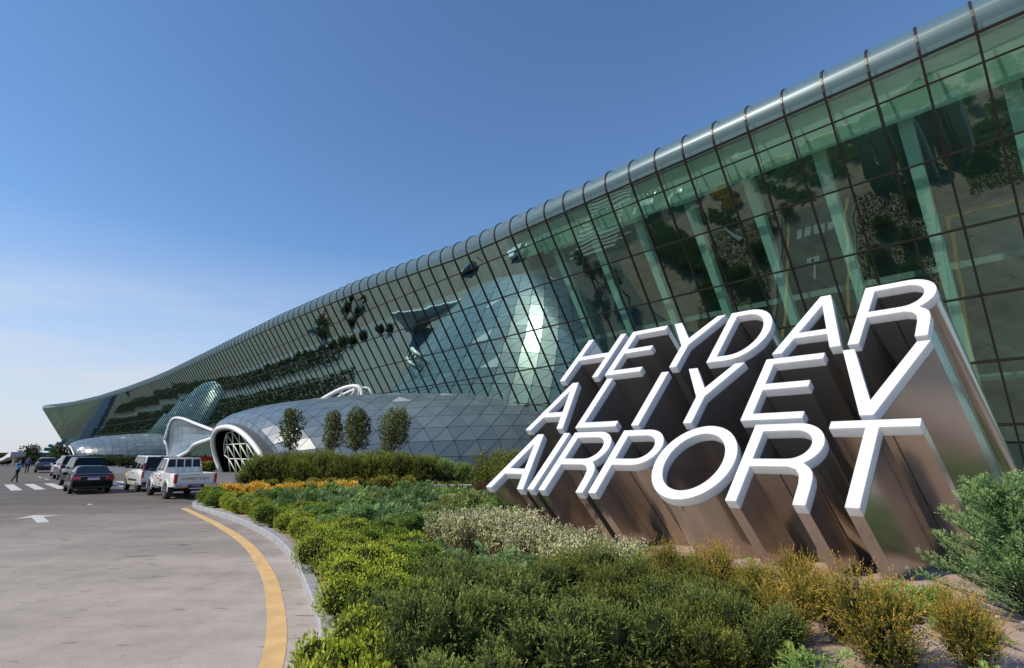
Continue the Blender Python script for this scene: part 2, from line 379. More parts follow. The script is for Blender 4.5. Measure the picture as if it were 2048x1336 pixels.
# resample evenly
def resample(pts, step):
    out = [pts[0].copy()]; acc = 0
    for a, b in zip(pts[:-1], pts[1:]):
        d = (b - a).length
        while acc + d >= step:
            t = (step - acc) / d; a = a + (b - a) * t; out.append(a.copy()); d = (b - a).length; acc = 0
        acc += d
    return out
KP = resample(ks, .25)
bed_poly = [tuple(p) for p in KP[::2]] + [(22, 28), (34, 14), (26, -6)]
def bed():
    # soil surface: grid clipped to polygon via triangle fan of a filled bmesh, gently mounded
    bm = bmesh.new(); vs = [bm.verts.new((x, y, .10)) for x, y in bed_poly]; f = bm.faces.new(vs)
    bmesh.ops.triangulate(bm, faces=[f])
    me = bpy.data.meshes.new('planting_bed'); bm.to_mesh(me); bm.free(); me.materials.append(MATS['soil'])
    o = bpy.data.objects.new('planting_bed', me); COL.objects.link(o); tag(o, kind='structure')
    # loose uneven soil over the bare corner by the letters
    rng = random.Random(4); g = 46; x0, x1, y0, y1 = .6, 9.0, 3.2, 11.0; v = []; fc = []
    for j in range(g + 1):
        for i in range(g + 1):
            x = x0 + (x1 - x0) * i / g; y = y0 + (y1 - y0) * j / g
            e = min(1, min(i, g - i, j, g - j) / 5)
            v.append((x, y, .085 + e * (.035 + .035 * math.sin(x * 2.1 + 1.3 * math.sin(y * 1.7)) + .02 * math.sin(y * 4.3 + x * 3) + rng.uniform(0, .022))))
    for j in range(g):
        for i in range(g): k = j * (g + 1) + i; fc.append((k, k + 1, k + g + 2, k + g + 1))
    so = raw('soil_surface', v, fc, 'soil', smooth=True); tag(so, kind='structure')
bed()
def offset_path(pts, d):
    out = []
    for i, p in enumerate(pts):
        t = (pts[min(i + 1, len(pts) - 1)] - pts[max(i - 1, 0)]).normalized(); out.append(p + Vector((t.y, -t.x)) * d)
    return out
def kerb():
    k = tag(empty('kerb'), kind='structure')
    inn = offset_path(KP, .17); rngk = random.Random(3); i = 0
    while i + 4 < len(KP):
        a = KP[i:i + 5]; b = inn[i:i + 5]; h = .15 + rngk.uniform(-.004, .004); n = len(a); gap = .006
        ring = []
        for q, (p, r_) in enumerate(zip(a, b)):
            if q in (0, n - 1):
                dv = (a[1] - a[0]).normalized() * gap if q == 0 else (a[-2] - a[-1]).normalized() * gap
                p = p + dv; r_ = r_ + dv
            ch = (r_ - p).normalized()
            ring.append([(p.x, p.y, -.02), (p.x, p.y, h - .02), (p.x + ch.x * .02, p.y + ch.y * .02, h), (r_.x, r_.y, h), (r_.x, r_.y, -.02)])
        MB().loft(ring).build('kerb_stone', 'kerb_stone', k); i += 4
kerb()
def ribbon(name, left, right, z, mat, kind='structure'):
    n = len(left); v = [(p.x, p.y, z) for p in left] + [(p.x, p.y, z) for p in right]
    return tag(raw(name, v, [(i, i + 1, n + i + 1, n + i) for i in range(n - 1)], mat), kind=kind)
YC = spline([(9.5, -8.75), (4.5, -5.45), (.88, -1.7), (-.8, .65), (-1.76, 3.2), (-2.3, 5.52), (-3.34, 7.87), (-4.4, 9.84), (-6.02, 12.42), (-8.18, 15.28), (-10.72, 18.34), (-12.45, 20.4)], 8)
for _ in range(6): YC = [YC[0]] + [(YC[i - 1] + YC[i] * 2 + YC[i + 1]) / 4 for i in range(1, len(YC) - 1)] + [YC[-1]]
ribbon('yellow_edge_line', offset_path(YC, -.11), offset_path(YC, .11), .004, 'yellow_paint')

# road paint: zebra stripes, arrow, short dashes
TD = Vector((-.7193, .6947)); TN = Vector((.6947, .7193))       # traffic direction, across
zebra = tag(empty('zebra_crossing'), kind='structure')
zp = Vector((-27.9, 30.1))
def quad(name, c, along, half_l, half_w, mat, parent, z=.004):
    t = along; n_ = Vector((-t.y, t.x))
    ps = [c - t * half_l - n_ * half_w, c + t * half_l - n_ * half_w, c + t * half_l + n_ * half_w, c - t * half_l + n_ * half_w]
    return raw(name, [(p.x, p.y, z) for p in ps], [(0, 1, 2, 3)], mat, parent)
for i in range(-7, 11):
    c = zp + TN * (i * .99) + TD * 4.1
    quad('painted_stripe', c, TD, 4.1, .235, 'road_paint_white', zebra)
def arrow():
    tip = Vector((-16.02, 18.12)); d = TD; n_ = TN
    pts = [tip, tip - d * .95 - n_ * .42, tip - d * .70 - n_ * .12, tip - d * 2.7 - n_ * .12, tip - d * 2.7 + n_ * .12, tip - d * .70 + n_ * .12, tip - d * .95 + n_ * .75]
    pts = [tip, tip - d * .85 - n_ * .55, tip - d * .80 - n_ * .13, tip - d * 2.75 - n_ * .13, tip - d * 2.75 + n_ * .15, tip - d * .80 + n_ * .15, tip - d * .85 + n_ * .60]
    o = raw('road_arrow', [(p.x, p.y, .004) for p in pts], [(0, 1, 2), (0, 2, 5), (2, 3, 4, 5), (0, 5, 6)], 'road_paint_white'); tag(o, kind='structure')
arrow()
dash = tag(empty('lane_dashes'), kind='structure')
for x, y, l in ((-17.2, 21.9, .25), (-33.5, 43.6, .9), (-38.0, 43.4, 1.4), (-41.6, 46.8, 1.4)):
    quad('painted_dash', Vector((x, y)), TD, l, .07, 'road_paint_white', dash)
quad('painted_dash', Vector((-24, 38.3)), TD, 6, .12, 'road_paint_white', dash)


# service lane and paved strip behind the letters (they show in the leaning glass)
def quadsd(name, s0, s1, d0, d1, z, mat, parent=None):
    ps = [fac(s0, d0), fac(s1, d0), fac(s1, d1), fac(s0, d1)]
    o = raw(name, [(p.x, p.y, z) for p in ps], [(0, 1, 2, 3)], mat, parent); 
    if parent is None: tag(o, kind='structure')
    return o
quadsd('service_lane', -44, -50.5, 6, 30.5, .125, 'asphalt')
quadsd('paved_strip', -57, -80, 3, 24.5, .125, 'asphalt')
lm = tag(empty('service_lane_paint'), kind='structure')
for s in (-44.6, -49.9): quadsd('painted_line', s, s - .22, 6, 30.2, .129, 'yellow_paint', lm)
quadsd('painted_line', -57.6, -57.85, 3, 24, .129, 'yellow_paint', lm); quadsd('painted_line', -57.85, -80, 23.75, 24, .129, 'yellow_paint', lm)
quadsd('painted_dash', -47.1, -47.3, 20, 23, .129, 'road_paint_white', lm); quadsd('painted_dash', -46.6, -47.8, 22.6, 23.2, .129, 'road_paint_white', lm)
for k in range(4): quadsd('painted_dash', -45.6 - k * .9, -46.2 - k * .9, 26.2, 27.6, .129, 'road_paint_white', lm)
quadsd('painted_dash', -66, -66.3, 8, 14, .129, 'road_paint_white', lm)
for nm, ss in (('lane', (-43.85, -50.65)), ('strip', (-56.85,))):
    for s in ss:
        a_, b_ = fac(s, 5), fac(s, 30.5 if nm == 'lane' else 24.7); m = MB(); m.beam((a_.x, a_.y, .14), (b_.x, b_.y, .14), .18, .24); tag(m.build('service_kerb', 'kerb_stone'), kind='structure')

# ------------------------------------------------------------------ terminal
K = .65; ZROWS = [.15, 3.75, 7.35, 10.85, 14.3, 17.8, 21.1]
BAY = 2.23
def interp(x, xs, ys): return float(np.interp(x, xs, ys))
def zcap(s): return interp(s, [-90, -20, 3, 30, 80, 145, 228, 285, 350], [22.3, 22.35, 23.4, 24.0, 24.2, 24.6, 24.7, 25.6, 27.6])
def dev(s): return interp(s, [-90, 120, 145, 180, 228, 260, 285, 320, 350], [0, 0, .6, 2.6, 6.6, 9.3, 11.7, 15.3, 19.2])
def odir(s):
    t = (fac(s + 1, dev(s + 1)) - fac(s - 1, dev(s - 1))).normalized(); return Vector((-t.y, t.x)) if Vector((-t.y, t.x)).dot(O2) > 0 else Vector((t.y, -t.x))
OD = {}
def fpt(s, z, off=0.0):
    """point on the leaning facade at arc position s, height z, offset off outward along its normal"""
    key = round(s, 3)
    if key not in OD: OD[key] = (odir(s), fac(s, dev(s)))
    o, b = OD[key]; l = math.hypot(1, K)
    return Vector((b.x + o.x * (z * K + off / l), b.y + o.y * (z * K + off / l), z - off * K / l))
def cap_pts(s, r=1.55, n=7, off=0.0):
    """bullnose from the cap line over to the roof"""
    key = round(s, 3); P = fpt(s, zcap(s)); o, b = OD[key]
    th = math.atan(K)                       # lean from vertical; tangent = (sin th outward, cos th up)
    cx = -math.cos(th) * r; cz = math.sin(th) * r      # centre inward-normal (toward inside & up)
    out = []
    for i in range(n + 1):
        a = -th + (math.pi / 2 + th) * 1.0 * i / n      # angle of radius vector measured from outward horizontal
        ox = cx + math.cos(a) * (r + off); oz = cz + math.sin(a) * (r + off)
        out.append(Vector((P.x + o.x * ox, P.y + o.y * ox, P.z + oz)))
    return out
T = empty('airport_terminal', (Q0.x, Q0.y, 0), 0, 'long leaning green glass terminal with dark mullions and rounded roof edge', 'terminal')
TI = Matrix.Translation((-Q0.x, -Q0.y, 0))
def tpart(mb, name, mat, parent=T, smooth=False):
    if parent is T: mb.v = [(x - Q0.x, y - Q0.y, z) for x, y, z in mb.v]
    return mb.build(name, mat, parent, smooth)
S0 = -57.25 - BAY * 9; NB = int((350 - S0) / BAY)
SS = [S0 + BAY * i for i in range(NB + 1)]
def terminal():
    rngt = random.Random(8)
    far = MB(); farcap = MB(); npane = 0
    NEAR_P = 34; NEAR_C = 62
    def rows(s): return ZROWS + [zcap(s)]
    for i in range(NB):
        a, b = SS[i], SS[i + 1]
        ra, rb = rows(a), rows(b)
        for j in range(len(ra) - 1):
            vs = [fpt(a, ra[j]), fpt(b, rb[j]), fpt(b, rb[j + 1]), fpt(a, ra[j + 1])]
            vis = a > -70
            if vis and i < 6 + NEAR_P:
                # every pane sits in its frame with its own minute tilt
                t = [rngt.gauss(0, .0035) for _ in range(3)]
                l = math.hypot(1, K); o = OD[round(a, 3)][0]; nn = Vector((o.x / l, o.y / l, -K / l))
                vs = [vs[0] + nn * t[0], vs[1] + nn * (t[1]), vs[2] + nn * (t[1] + t[2]), vs[3] + nn * (t[0] + t[2])]
                tpart(MB().add(vs, [(0, 1, 2, 3)]), 'glass_pane', 'facade_glass')
            else: far.add(vs, [(0, 1, 2, 3)])
        ca, cb = cap_pts(a), cap_pts(b); n = len(ca); g = MB() if (a > -70 and i < 6 + NEAR_C) else farcap
        g.add(ca + cb, [(k, n + k, n + k + 1, k + 1) for k in range(n - 1)])
        if g is not farcap: tpart(g, 'curved_roof_pane', 'cap_glass', smooth=True)
    tag(tpart(far, 'glass_panes', 'facade_glass'), kind='stuff')
    tag(tpart(farcap, 'curved_roof_panes', 'cap_glass', smooth=True), kind='stuff')
    # mullions with their rib over the rounded edge: one part per bay line
    for i, s in enumerate(SS):
        w = .055; d = .09
        line = [(z, fpt(s, z, d), fpt(s, z, -.05)) for z in (.1, 8, 16, zcap(s))]
        t = (fac(s + .5, dev(s + .5)) - fac(s - .5, dev(s - .5))).normalized(); t3 = Vector((t.x, t.y, 0)) * w
        rings = [[pi - t3, po - t3, po + t3, pi + t3] for z, po, pi in line]
        for po, pi in zip(cap_pts(s, n=8, off=.07), cap_pts(s, n=8, off=-.05)):
            rings.append([pi - t3, po - t3, po + t3, pi + t3])
        tpart(MB().loft(rings), 'mullion', 'mullion')
    # transoms
    for j in range(len(ZROWS) + 2):
        rings = []
        for s in SS:
            z = ZROWS[j] if j < len(ZROWS) else (zcap(s) if j == len(ZROWS) else None)
            hh = .045 if j < len(ZROWS) else .07
            if z is None: continue
            po1, po2, pi1, pi2 = fpt(s, z - hh, .10), fpt(s, z + hh, .10), fpt(s, z - hh, -.04), fpt(s, z + hh, -.04)
            rings.append([pi1, po1, po2, pi2])
        if rings: tpart(MB().loft(rings), 'transom', 'mullion')
    # roof deck from the rounded edge back
    rings = MB(); L_ = []
    for s in SS[::4] + [SS[-1]]:
        c = cap_pts(s)[-1]; o = OD[round(s, 3)][0]
        L_.append([c, Vector((c.x - o.x * 9, c.y - o.y * 9, c.z + .4)), Vector((c.x - o.x * 45, c.y - o.y * 45, c.z - 3)), Vector((c.x - o.x * 45, c.y - o.y * 45, c.z - 4)), Vector((c.x - o.x * 9, c.y - o.y * 9, c.z - .6)), Vector((c.x - o.x * 2.2, c.y - o.y * 2.2, c.z - .5))])
    tpart(MB().loft(L_), 'roof', 'roof_grey')
    # edge band behind the cap glass
    L_ = []
    for s in SS[::2] + [SS[-1]]:
        p = fpt(s, zcap(s) - .1, -.5); o = OD[round(s, 3)][0]
        L_.append([p, p + Vector((0, 0, .55)), p + Vector((-o.x * .5, -o.y * .5, .55)), p + Vector((-o.x * .5, -o.y * .5, 0))])
    tpart(MB().loft(L_), 'edge_beam', 'edge_dark')
    # pale blind panels hung inside behind the top row of glass
    rb = random.Random(21)
    for i in range(NB):
        a, b = SS[i], SS[i + 1]
        if a > 26: break
        if rb.random() < .10 and a > -40: continue
        lo = interp(a, [-80, -57, -40, -15, 26], [19.6, 20.0, 19.8, 20.6, 22.2]) + rb.uniform(-.15, .15) * (a > -45)
        q = [fpt(a + .03, lo, -.75), fpt(b - .03, lo, -.75), fpt(b - .03, zcap(b) + .1, -.75), fpt(a + .03, zcap(a) + .1, -.75)]
        l = math.hypot(1, K); o = OD[round(a, 3)][0]; nn = Vector((o.x / l, o.y / l, -K / l)) * -.05
        tpart(MB().add(q + [p + nn for p in q], [(0, 1, 2, 3), (7, 6, 5, 4), (0, 4, 5, 1), (1, 5, 6, 2), (2, 6, 7, 3), (3, 7, 4, 0)]), 'inner_blind', 'soffit')
    # inside: floors, back wall, leaning columns
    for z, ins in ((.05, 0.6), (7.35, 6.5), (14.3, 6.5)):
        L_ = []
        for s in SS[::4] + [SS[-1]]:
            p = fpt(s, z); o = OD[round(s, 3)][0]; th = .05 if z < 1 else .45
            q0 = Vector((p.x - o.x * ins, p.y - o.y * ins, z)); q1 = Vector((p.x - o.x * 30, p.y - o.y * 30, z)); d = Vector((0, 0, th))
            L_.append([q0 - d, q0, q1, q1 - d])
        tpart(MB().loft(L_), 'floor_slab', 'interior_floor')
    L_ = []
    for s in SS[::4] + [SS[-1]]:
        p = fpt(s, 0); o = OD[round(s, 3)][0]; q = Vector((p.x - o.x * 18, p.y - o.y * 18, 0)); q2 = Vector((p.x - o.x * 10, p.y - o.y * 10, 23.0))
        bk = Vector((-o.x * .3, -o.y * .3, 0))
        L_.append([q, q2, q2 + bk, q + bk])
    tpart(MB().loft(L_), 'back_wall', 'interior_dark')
    # end wall
    s = SS[-1]; o = OD[round(s, 3)][0]
    p0, p1 = fpt(s, 0, -.1), fpt(s, zcap(s), -.1); bk = Vector((-o.x * 40, -o.y * 40, 0)); e = Vector((A.x, A.y, 0)) * .3
    tpart(MB().loft([[p0, p1, p1 + bk, p0 + bk], [p0 + e, p1 + e, p1 + bk + e, p0 + bk + e]]), 'end_wall', 'roof_grey')
    s = -67.0
    while s < 345:
        rings = []
        for z, hw in ((.1, .24), (12, .28), (22.6, .36)):
            p = fpt(s, z, -1.35); p2 = fpt(s, z, -2.0); t = Vector((A.x, A.y, 0)) * hw
            rings.append([p - t, p + t, p2 + t, p2 - t])
        tpart(MB().loft(rings), 'inner_column', 'column_paint'); s += BAY * 2
terminal()

# ------------------------------------------------------------------ domes
def dome_thing(label, s_c, tip_dev, base_dev):
    root = empty('entrance_dome', (fac(s_c, base_dev).x, fac(s_c, base_dev).y, 0), 0, label, 'dome', 'glass entrance domes')
    Ln = tip_dev - base_dev
    ax = Vector((A.x, A.y, 0)); ox = Vector((O2.x, O2.y, 0))
    def hw(q):   # q 0 at facade .. 1 at arch
        return 7.9 + 15.5 * math.sqrt(max(0, 1 - q ** 1.75))
    def ht(q): return 4.7 + 5.1 * math.sqrt(max(0, 1 - q ** 1.9))
    def P(q, th, off=0.0):
        """th: 0 at the right-hand ground line, pi at the left-hand one"""
        c, s_ = math.cos(th), math.sin(th)
        e = .86
        x = -hw(q) * math.copysign(abs(c) ** e, c); z = ht(q) * abs(s_) ** e
        lean = (1.9 * (z / 5.0)) * q ** 3
        x += 2.4 * q ** 3 * z / 5 - 1.2 * q ** 3
        return ax * (x + off * -c) + ox * (q * Ln + lean - 0.0) + Vector((0, 0, max(z, 0) + off * s_))
    NQ, NT = 16, 20
    # q stations crowded towards the tip so that panels stay near-equal
    def q_of(k): t = k / NQ; return 1 - (1 - t) ** 1.45
    # dark frame shell under the panels
    m = MB(); rings = []
    for k in range(2 * NQ + 1): rings.append([P(q_of(k / 2), math.pi * j / (2 * NT), -.34) for j in range(2 * NT + 1)])
    m.loft(rings, cap=False, close=False); m.build('gridshell', 'dome_frame', root, True)
    rest = MB(); cnt = 0
    white = {(3, 28), (3, 27)}; pale = {(8, 12), (9, 15), (7, 8), (6, 14), (8, 19)}  # tilted vents and pale panels: reflected sky put into a lighter panel colour
    for j in range(NT):
        t0, t1 = math.pi * j / NT, math.pi * (j + 1) / NT
        odd0 = j % 2
        k = -1
        for i in range(2 * NQ + 1):
            # strip of alternating triangles; nodes on row j at half offsets
            def node(row, idx):
                kk = min(max(idx, 0), NQ)
                return P(q_of(kk), math.pi * row / NT)
            b = i // 2
            tri = (node(j, b), node(j, b + 1), node(j + 1, b)) if i % 2 == 0 else (node(j + 1, b), node(j + 1, b + 1), node(j, b + 1))
            a, b_, c = tri
            ar = (b_ - a).cross(c - a)
            if ar.length < .08: continue
            nn = ar.normalized(); ctr = (a + b_ + c) / 3
            if nn.dot(ctr - Vector((0, 0, -6)) - ox * Ln * .35) < 0: nn = -nn; b_, c = c, b_
            sh = [p + (ctr - p) * .048 for p in (a, b_, c)]
            vs = sh + [p - nn * .06 for p in sh]; fs = [(0, 1, 2), (5, 4, 3), (0, 3, 4, 1), (1, 4, 5, 2), (2, 5, 3, 0)]
            if j < 10 and cnt < 296:
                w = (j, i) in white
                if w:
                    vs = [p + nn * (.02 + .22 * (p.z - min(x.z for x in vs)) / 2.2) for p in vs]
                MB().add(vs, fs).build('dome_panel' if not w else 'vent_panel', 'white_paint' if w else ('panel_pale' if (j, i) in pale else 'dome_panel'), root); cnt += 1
            else: rest.add(vs, fs)
    tag(rest.build('dome_panels', 'dome_panel', root), kind='stuff')
    # white entrance arch tube and its glazed lattice
    arch = [P(1.0, math.pi * j / 28) + ox * .15 for j in range(29)]
    MB().tube(arch, .25, 10).build('arch_rim', 'white_paint', root, True)
    lat = MB(); inn = [P(.93, math.pi * j / 28) for j in range(29)]
    gl = [P(.95, math.pi * j / 28, -.3) for j in range(29)]
    MB().add(gl, [tuple(range(29))]).build('entrance_glass', 'facade_glass', root)
    g2 = [p + ox * .25 for p in gl]
    def inside(x, z):
        # height of arch at lateral x
        w = 6.3; return z <= 4.4 * math.sqrt(max(0, 1 - (abs(x) / w) ** 2.2))
    cx0 = ox * (Ln * .985)
    br = empty('lattice', (0, 0, 0)); br.parent = root
    nodes = {}
    for lv, z in enumerate((0, 1.5, 3.0, 4.3)):
        for i in range(-4, 5):
            x = (i + (.5 if lv % 2 else 0)) * 2.2
            if abs(x) < 7.0: nodes[(lv, i)] = (x, min(z, max(.0, 4.55 * math.sqrt(max(0, 1 - (abs(x) / 7.2) ** 2.2)))))
    def pt(x, z): return cx0 + ax * (x - 1.2 + 2.0 * z / 5) + Vector((0, 0, z)) + ox * (1.6 * z / 5)
    for (lv, i), (x, z) in list(nodes.items()):
        for (l2, i2) in ((lv + 1, i), (lv + 1, i - 1 if lv % 2 == 0 else i + 1), (lv, i + 1)):
            if (l2, i2) in nodes:
                x2, z2 = nodes[(l2, i2)]
                if l2 == lv and lv == 0: continue
                MB().tube([pt(x, z), pt(x2, z2)], .06, 6).build('brace', 'soffit', br, True)
    return root
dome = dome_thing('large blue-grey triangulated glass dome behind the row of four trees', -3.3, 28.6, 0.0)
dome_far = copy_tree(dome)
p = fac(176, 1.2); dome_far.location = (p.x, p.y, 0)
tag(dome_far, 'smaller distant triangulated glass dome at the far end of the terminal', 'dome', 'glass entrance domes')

def canopy():
    """saddle-shaped glazed canopy between the two domes"""
    top = [(-51.3, 77.2, 4.0), (-50.3, 76.5, 6.8), (-48.0, 75.0, 7.05), (-42.5, 69.5, 6.0), (-38.5, 65.0, 5.3), (-35.3, 61.5, 4.7)]
    bot = [(-51.2, 77.0, 0.0), (-49.2, 74.5, .2), (-45.8, 71.0, 1.2), (-41.0, 66.5, 2.3), (-37.5, 62.0, 3.1), (-34.0, 59.2, 3.7)]
    ts, bs = spline(top, 4), spline(bot, 4); n = len(ts); M_ = 6
    root = empty('saddle_canopy', (-44, 68.5, 0), 0, 'white rimmed saddle shaped glass canopy between the two domes', 'canopy')
    off = Vector((-44, 68.5, 0)); ox = Vector((O2.x, O2.y, 0))
    def S(i, j):
        t = j / M_; sag = 4 * t * (1 - t); a = ts[i]; b = bs[i]
        return b + (a - b) * t - ox * sag * .75 - Vector((0, 0, 1)) * sag * .25 - off
    shell = MB(); shell.add([S(i, j) - ox * .14 for i in range(n) for j in range(M_ + 1)], [(i * (M_ + 1) + j, (i + 1) * (M_ + 1) + j, (i + 1) * (M_ + 1) + j + 1, i * (M_ + 1) + j + 1) for i in range(n - 1) for j in range(M_)])
    shell.build('canopy_shell', 'panel_pale', root, True)
    for i in range(0, n - 2, 2):
        for j in range(M_):
            q = [S(i, j), S(i + 2, j), S(i + 2, j + 1), S(i, j + 1)]; c = sum(q, Vector()) / 4
            q = [p + (c - p) * .03 for p in q]; q2 = [p - ox * .07 for p in q]
            MB().add(q + q2, [(0, 1, 2, 3), (7, 6, 5, 4), (0, 4, 5, 1), (1, 5, 6, 2), (2, 6, 7, 3), (3, 7, 4, 0)]).build('canopy_pane', 'dome_panel', root)
    MB().tube([t - off for t in ts], .2, 8).build('upper_rim', 'white_paint', root, True)
    MB().tube([b - off for b in bs], .24, 8).build('lower_rim', 'white_paint', root, True)
    MB().tube([S(0, j) for j in range(M_ + 1)], .2, 8).build('end_rim', 'white_paint', root, True)
canopy()
def roof_loop():
    root = empty('white_arch_frame', (-24, 71, 8.2), 0, 'white tubular arch frame with cross braces rising above the large dome', 'arch frame')
    off = Vector((-24, 71, 8.2))
    a = spline([(-27.6, 71.5, 8.6), (-25.5, 70.6, 9.7), (-23.0, 69.6, 10.7), (-21.0, 69.0, 10.9), (-20.2, 68.8, 10.2), (-20.1, 68.8, 8.8)], 6)
    b = [p + Vector((.9, 1.4, -.1)) for p in a]
    MB().tube([p - off for p in a], .3, 8).build('front_tube', 'white_paint', root, True)
    MB().tube([p - off for p in b], .24, 8).build('rear_tube', 'white_paint', root, True)
    c = spline([(-25.0, 70.4, 8.9), (-23.0, 69.8, 9.4), (-20.4, 69.2, 9.6)], 5)
    MB().tube([p - off for p in c], .18, 6).build('lower_chord', 'white_paint', root, True)
    for i, j in ((10, 8), (16, 16), (20, 20), (24, 25)):
        MB().tube([a[i] - off, b[min(j, len(b) - 1)] - off], .13, 6).build('brace', 'white_paint', root, True)
    for i, j in ((12, 4), (18, 7), (20, 9)):
        MB().tube([a[i] - off, c[min(j, len(c) - 1)] - off], .13, 6).build('brace', 'white_paint', root, True)
roof_loop()

# ------------------------------------------------------------------ sign letters
UL = Vector((.70711, -.70711, 0)); VL = Vector((.457957, .457957, .761939)); QL = Vector((4.85596, 7.86202, 1.32256))
BK = Vector((.70711, .70711, 0)); EX = BK * .85 + UL * .15 + Vector((0, 0, -1))
SHEAR = .14
def arc(cx, cy_, rx, ry, a0, a1, n):
    return [(cx + rx * math.cos(R(a0 + (a1 - a0) * i / n)), cy_ + ry * math.sin(R(a0 + (a1 - a0) * i / n))) for i in range(n + 1)]
def glyph(ch, w, h):
    s, b = .184, .160
    if ch == 'H':
        mid = h * .47
        return [[(0, 0), (0, h), (s, h), (s, mid + b), (w - s, mid + b), (w - s, h), (w, h), (w, 0), (w - s, 0), (w - s, mid), (s, mid), (s, 0)]]
    if ch == 'E':
        m0 = h * .47
        return [[(0, 0), (0, h), (w, h), (w, h - b), (s, h - b), (s, m0 + b), (w * .92, m0 + b), (w * .92, m0), (s, m0), (s, b), (w, b), (w, 0)]]
    if ch == 'L': return [[(0, 0), (0, h), (s, h), (s, b), (w, b), (w, 0)]]
    if ch == 'I': return [[(0, 0), (0, h), (s, h), (s, 0)]]
    if ch == 'T': return [[(0, h), (w, h), (w, h - b), (w / 2 + s / 2, h - b), (w / 2 + s / 2, 0), (w / 2 - s / 2, 0), (w / 2 - s / 2, h - b), (0, h - b)]]
    if ch == 'Y':
        c = w / 2; j = h * .44
        return [[(c - s / 2, 0), (c - s / 2, j), (0, h), (s * 1.16, h), (c, j + .26), (w - s * 1.16, h), (w, h), (c + s / 2, j), (c + s / 2, 0)]]
    if ch == 'V':
        c = w / 2
        return [[(c - s * .53, 0), (0, h), (s * 1.05, h), (c, .33), (w - s * 1.05, h), (w, h), (c + s * .53, 0)]]
    if ch == 'A':
        c = w / 2; cb = .43; k = (c - s * .55) / h
        def xl(y): return y * k
        def xi(y): return y * k + s * 1.06
        return [[(0, 0), (c - s * .55, h), (c + s * .55, h), (w, 0), (w - s * 1.06, 0), (w - xi(cb), cb), (xi(cb), cb), (s * 1.06, 0)],
                [(xi(cb + b), cb + b), (w - xi(cb + b), cb + b), (c, min(h - .2, (c - s * 1.06) / k))]]
    ym = h * .435
    if ch == 'P':
        cx = w - .50; cyy = (h + ym) / 2; ry = (h - ym) / 2
        return [[(0, 0), (0, h)] + arc(cx, cyy, .50, ry, 90, -90, 16) + [(s, ym), (s, 0)],
                [(s, ym + b), (s, h - b)] + arc(cx, cyy, .50 - s, ry - b, 90, -90, 14)]
    if ch == 'R':
        cx = w - .50; cyy = (h + ym) / 2; ry = (h - ym) / 2
        leg = [(w - .11, ym - .01), (w - .045, ym - .10), (w - .015, ym - .22), (w - .005, ym - .38), (w, 0), (w - s, 0), (w - s - .01, ym - .34), (w - s - .04, ym - .17), (w - s - .12, ym - .05), (w - s - .24, ym)]
        return [[(0, 0), (0, h)] + arc(cx, cyy, .50, ry, 90, -56, 14) + leg + [(s, ym), (s, 0)],
                [(s, ym + b), (s, h - b)] + arc(cx, cyy, .50 - s, ry - b, 90, -90, 14)]
    if ch == 'D':
        cx = w - .72
        return [[(0, 0), (0, h)] + arc(cx, h / 2, .72, h / 2, 90, -90, 20), [(s, b), (s, h - b)] + arc(cx, h / 2, .72 - s, h / 2 - b, 90, -90, 18)]
    if ch == 'O':
        return [arc(w / 2, h / 2, w / 2, h / 2 + .03, 0, 360, 44)[:-1], arc(w / 2, h / 2, w / 2 - .215, h / 2 - .165, 0, 360, 40)[:-1]]
def flat_fill(loops):
    cu = bpy.data.curves.new('t', 'CURVE'); cu.dimensions = '2D'; cu.fill_mode = 'BOTH'
    for lp in loops:
        sp = cu.splines.new('POLY'); sp.points.add(len(lp) - 1); sp.use_cyclic_u = True
        for q, (x, y) in zip(sp.points, lp): q.co = (x, y, 0, 1)
    o = bpy.data.objects.new('t', cu); COL.objects.link(o)
    dg = bpy.context.evaluated_depsgraph_get(); dg.update()
    me = bpy.data.meshes.new_from_object(o.evaluated_get(dg))
    vs = [tuple(v.co) for v in me.vertices]; fs = [tuple(p.vertices) for p in me.polygons]
    bpy.data.objects.remove(o); bpy.data.meshes.remove(me)
    return vs, fs
ROWS = [('top', 3.56, 1.76, [('H', -7.24, 1.32), ('E', -5.69, 1.07), ('Y', -4.42, 1.38), ('D', -2.90, 1.15), ('A', -1.48, 1.26), ('R', -.11, 1.21)]),
        ('middle', 1.71, 1.70, [('A', -7.47, 1.28), ('L', -5.79, 1.16), ('I', -4.21, .2), ('Y', -3.52, 1.28), ('E', -1.80, 1.08), ('V', -.42, 1.32)]),
        ('bottom', -.10, 1.69, [('A', -7.69, 1.27), ('I', -6.29, .2), ('R', -5.95, 1.24), ('P', -4.57, 1.14), ('O', -3.40, 1.56), ('R', -1.73, 1.23), ('T', -.50, 1.22)])]
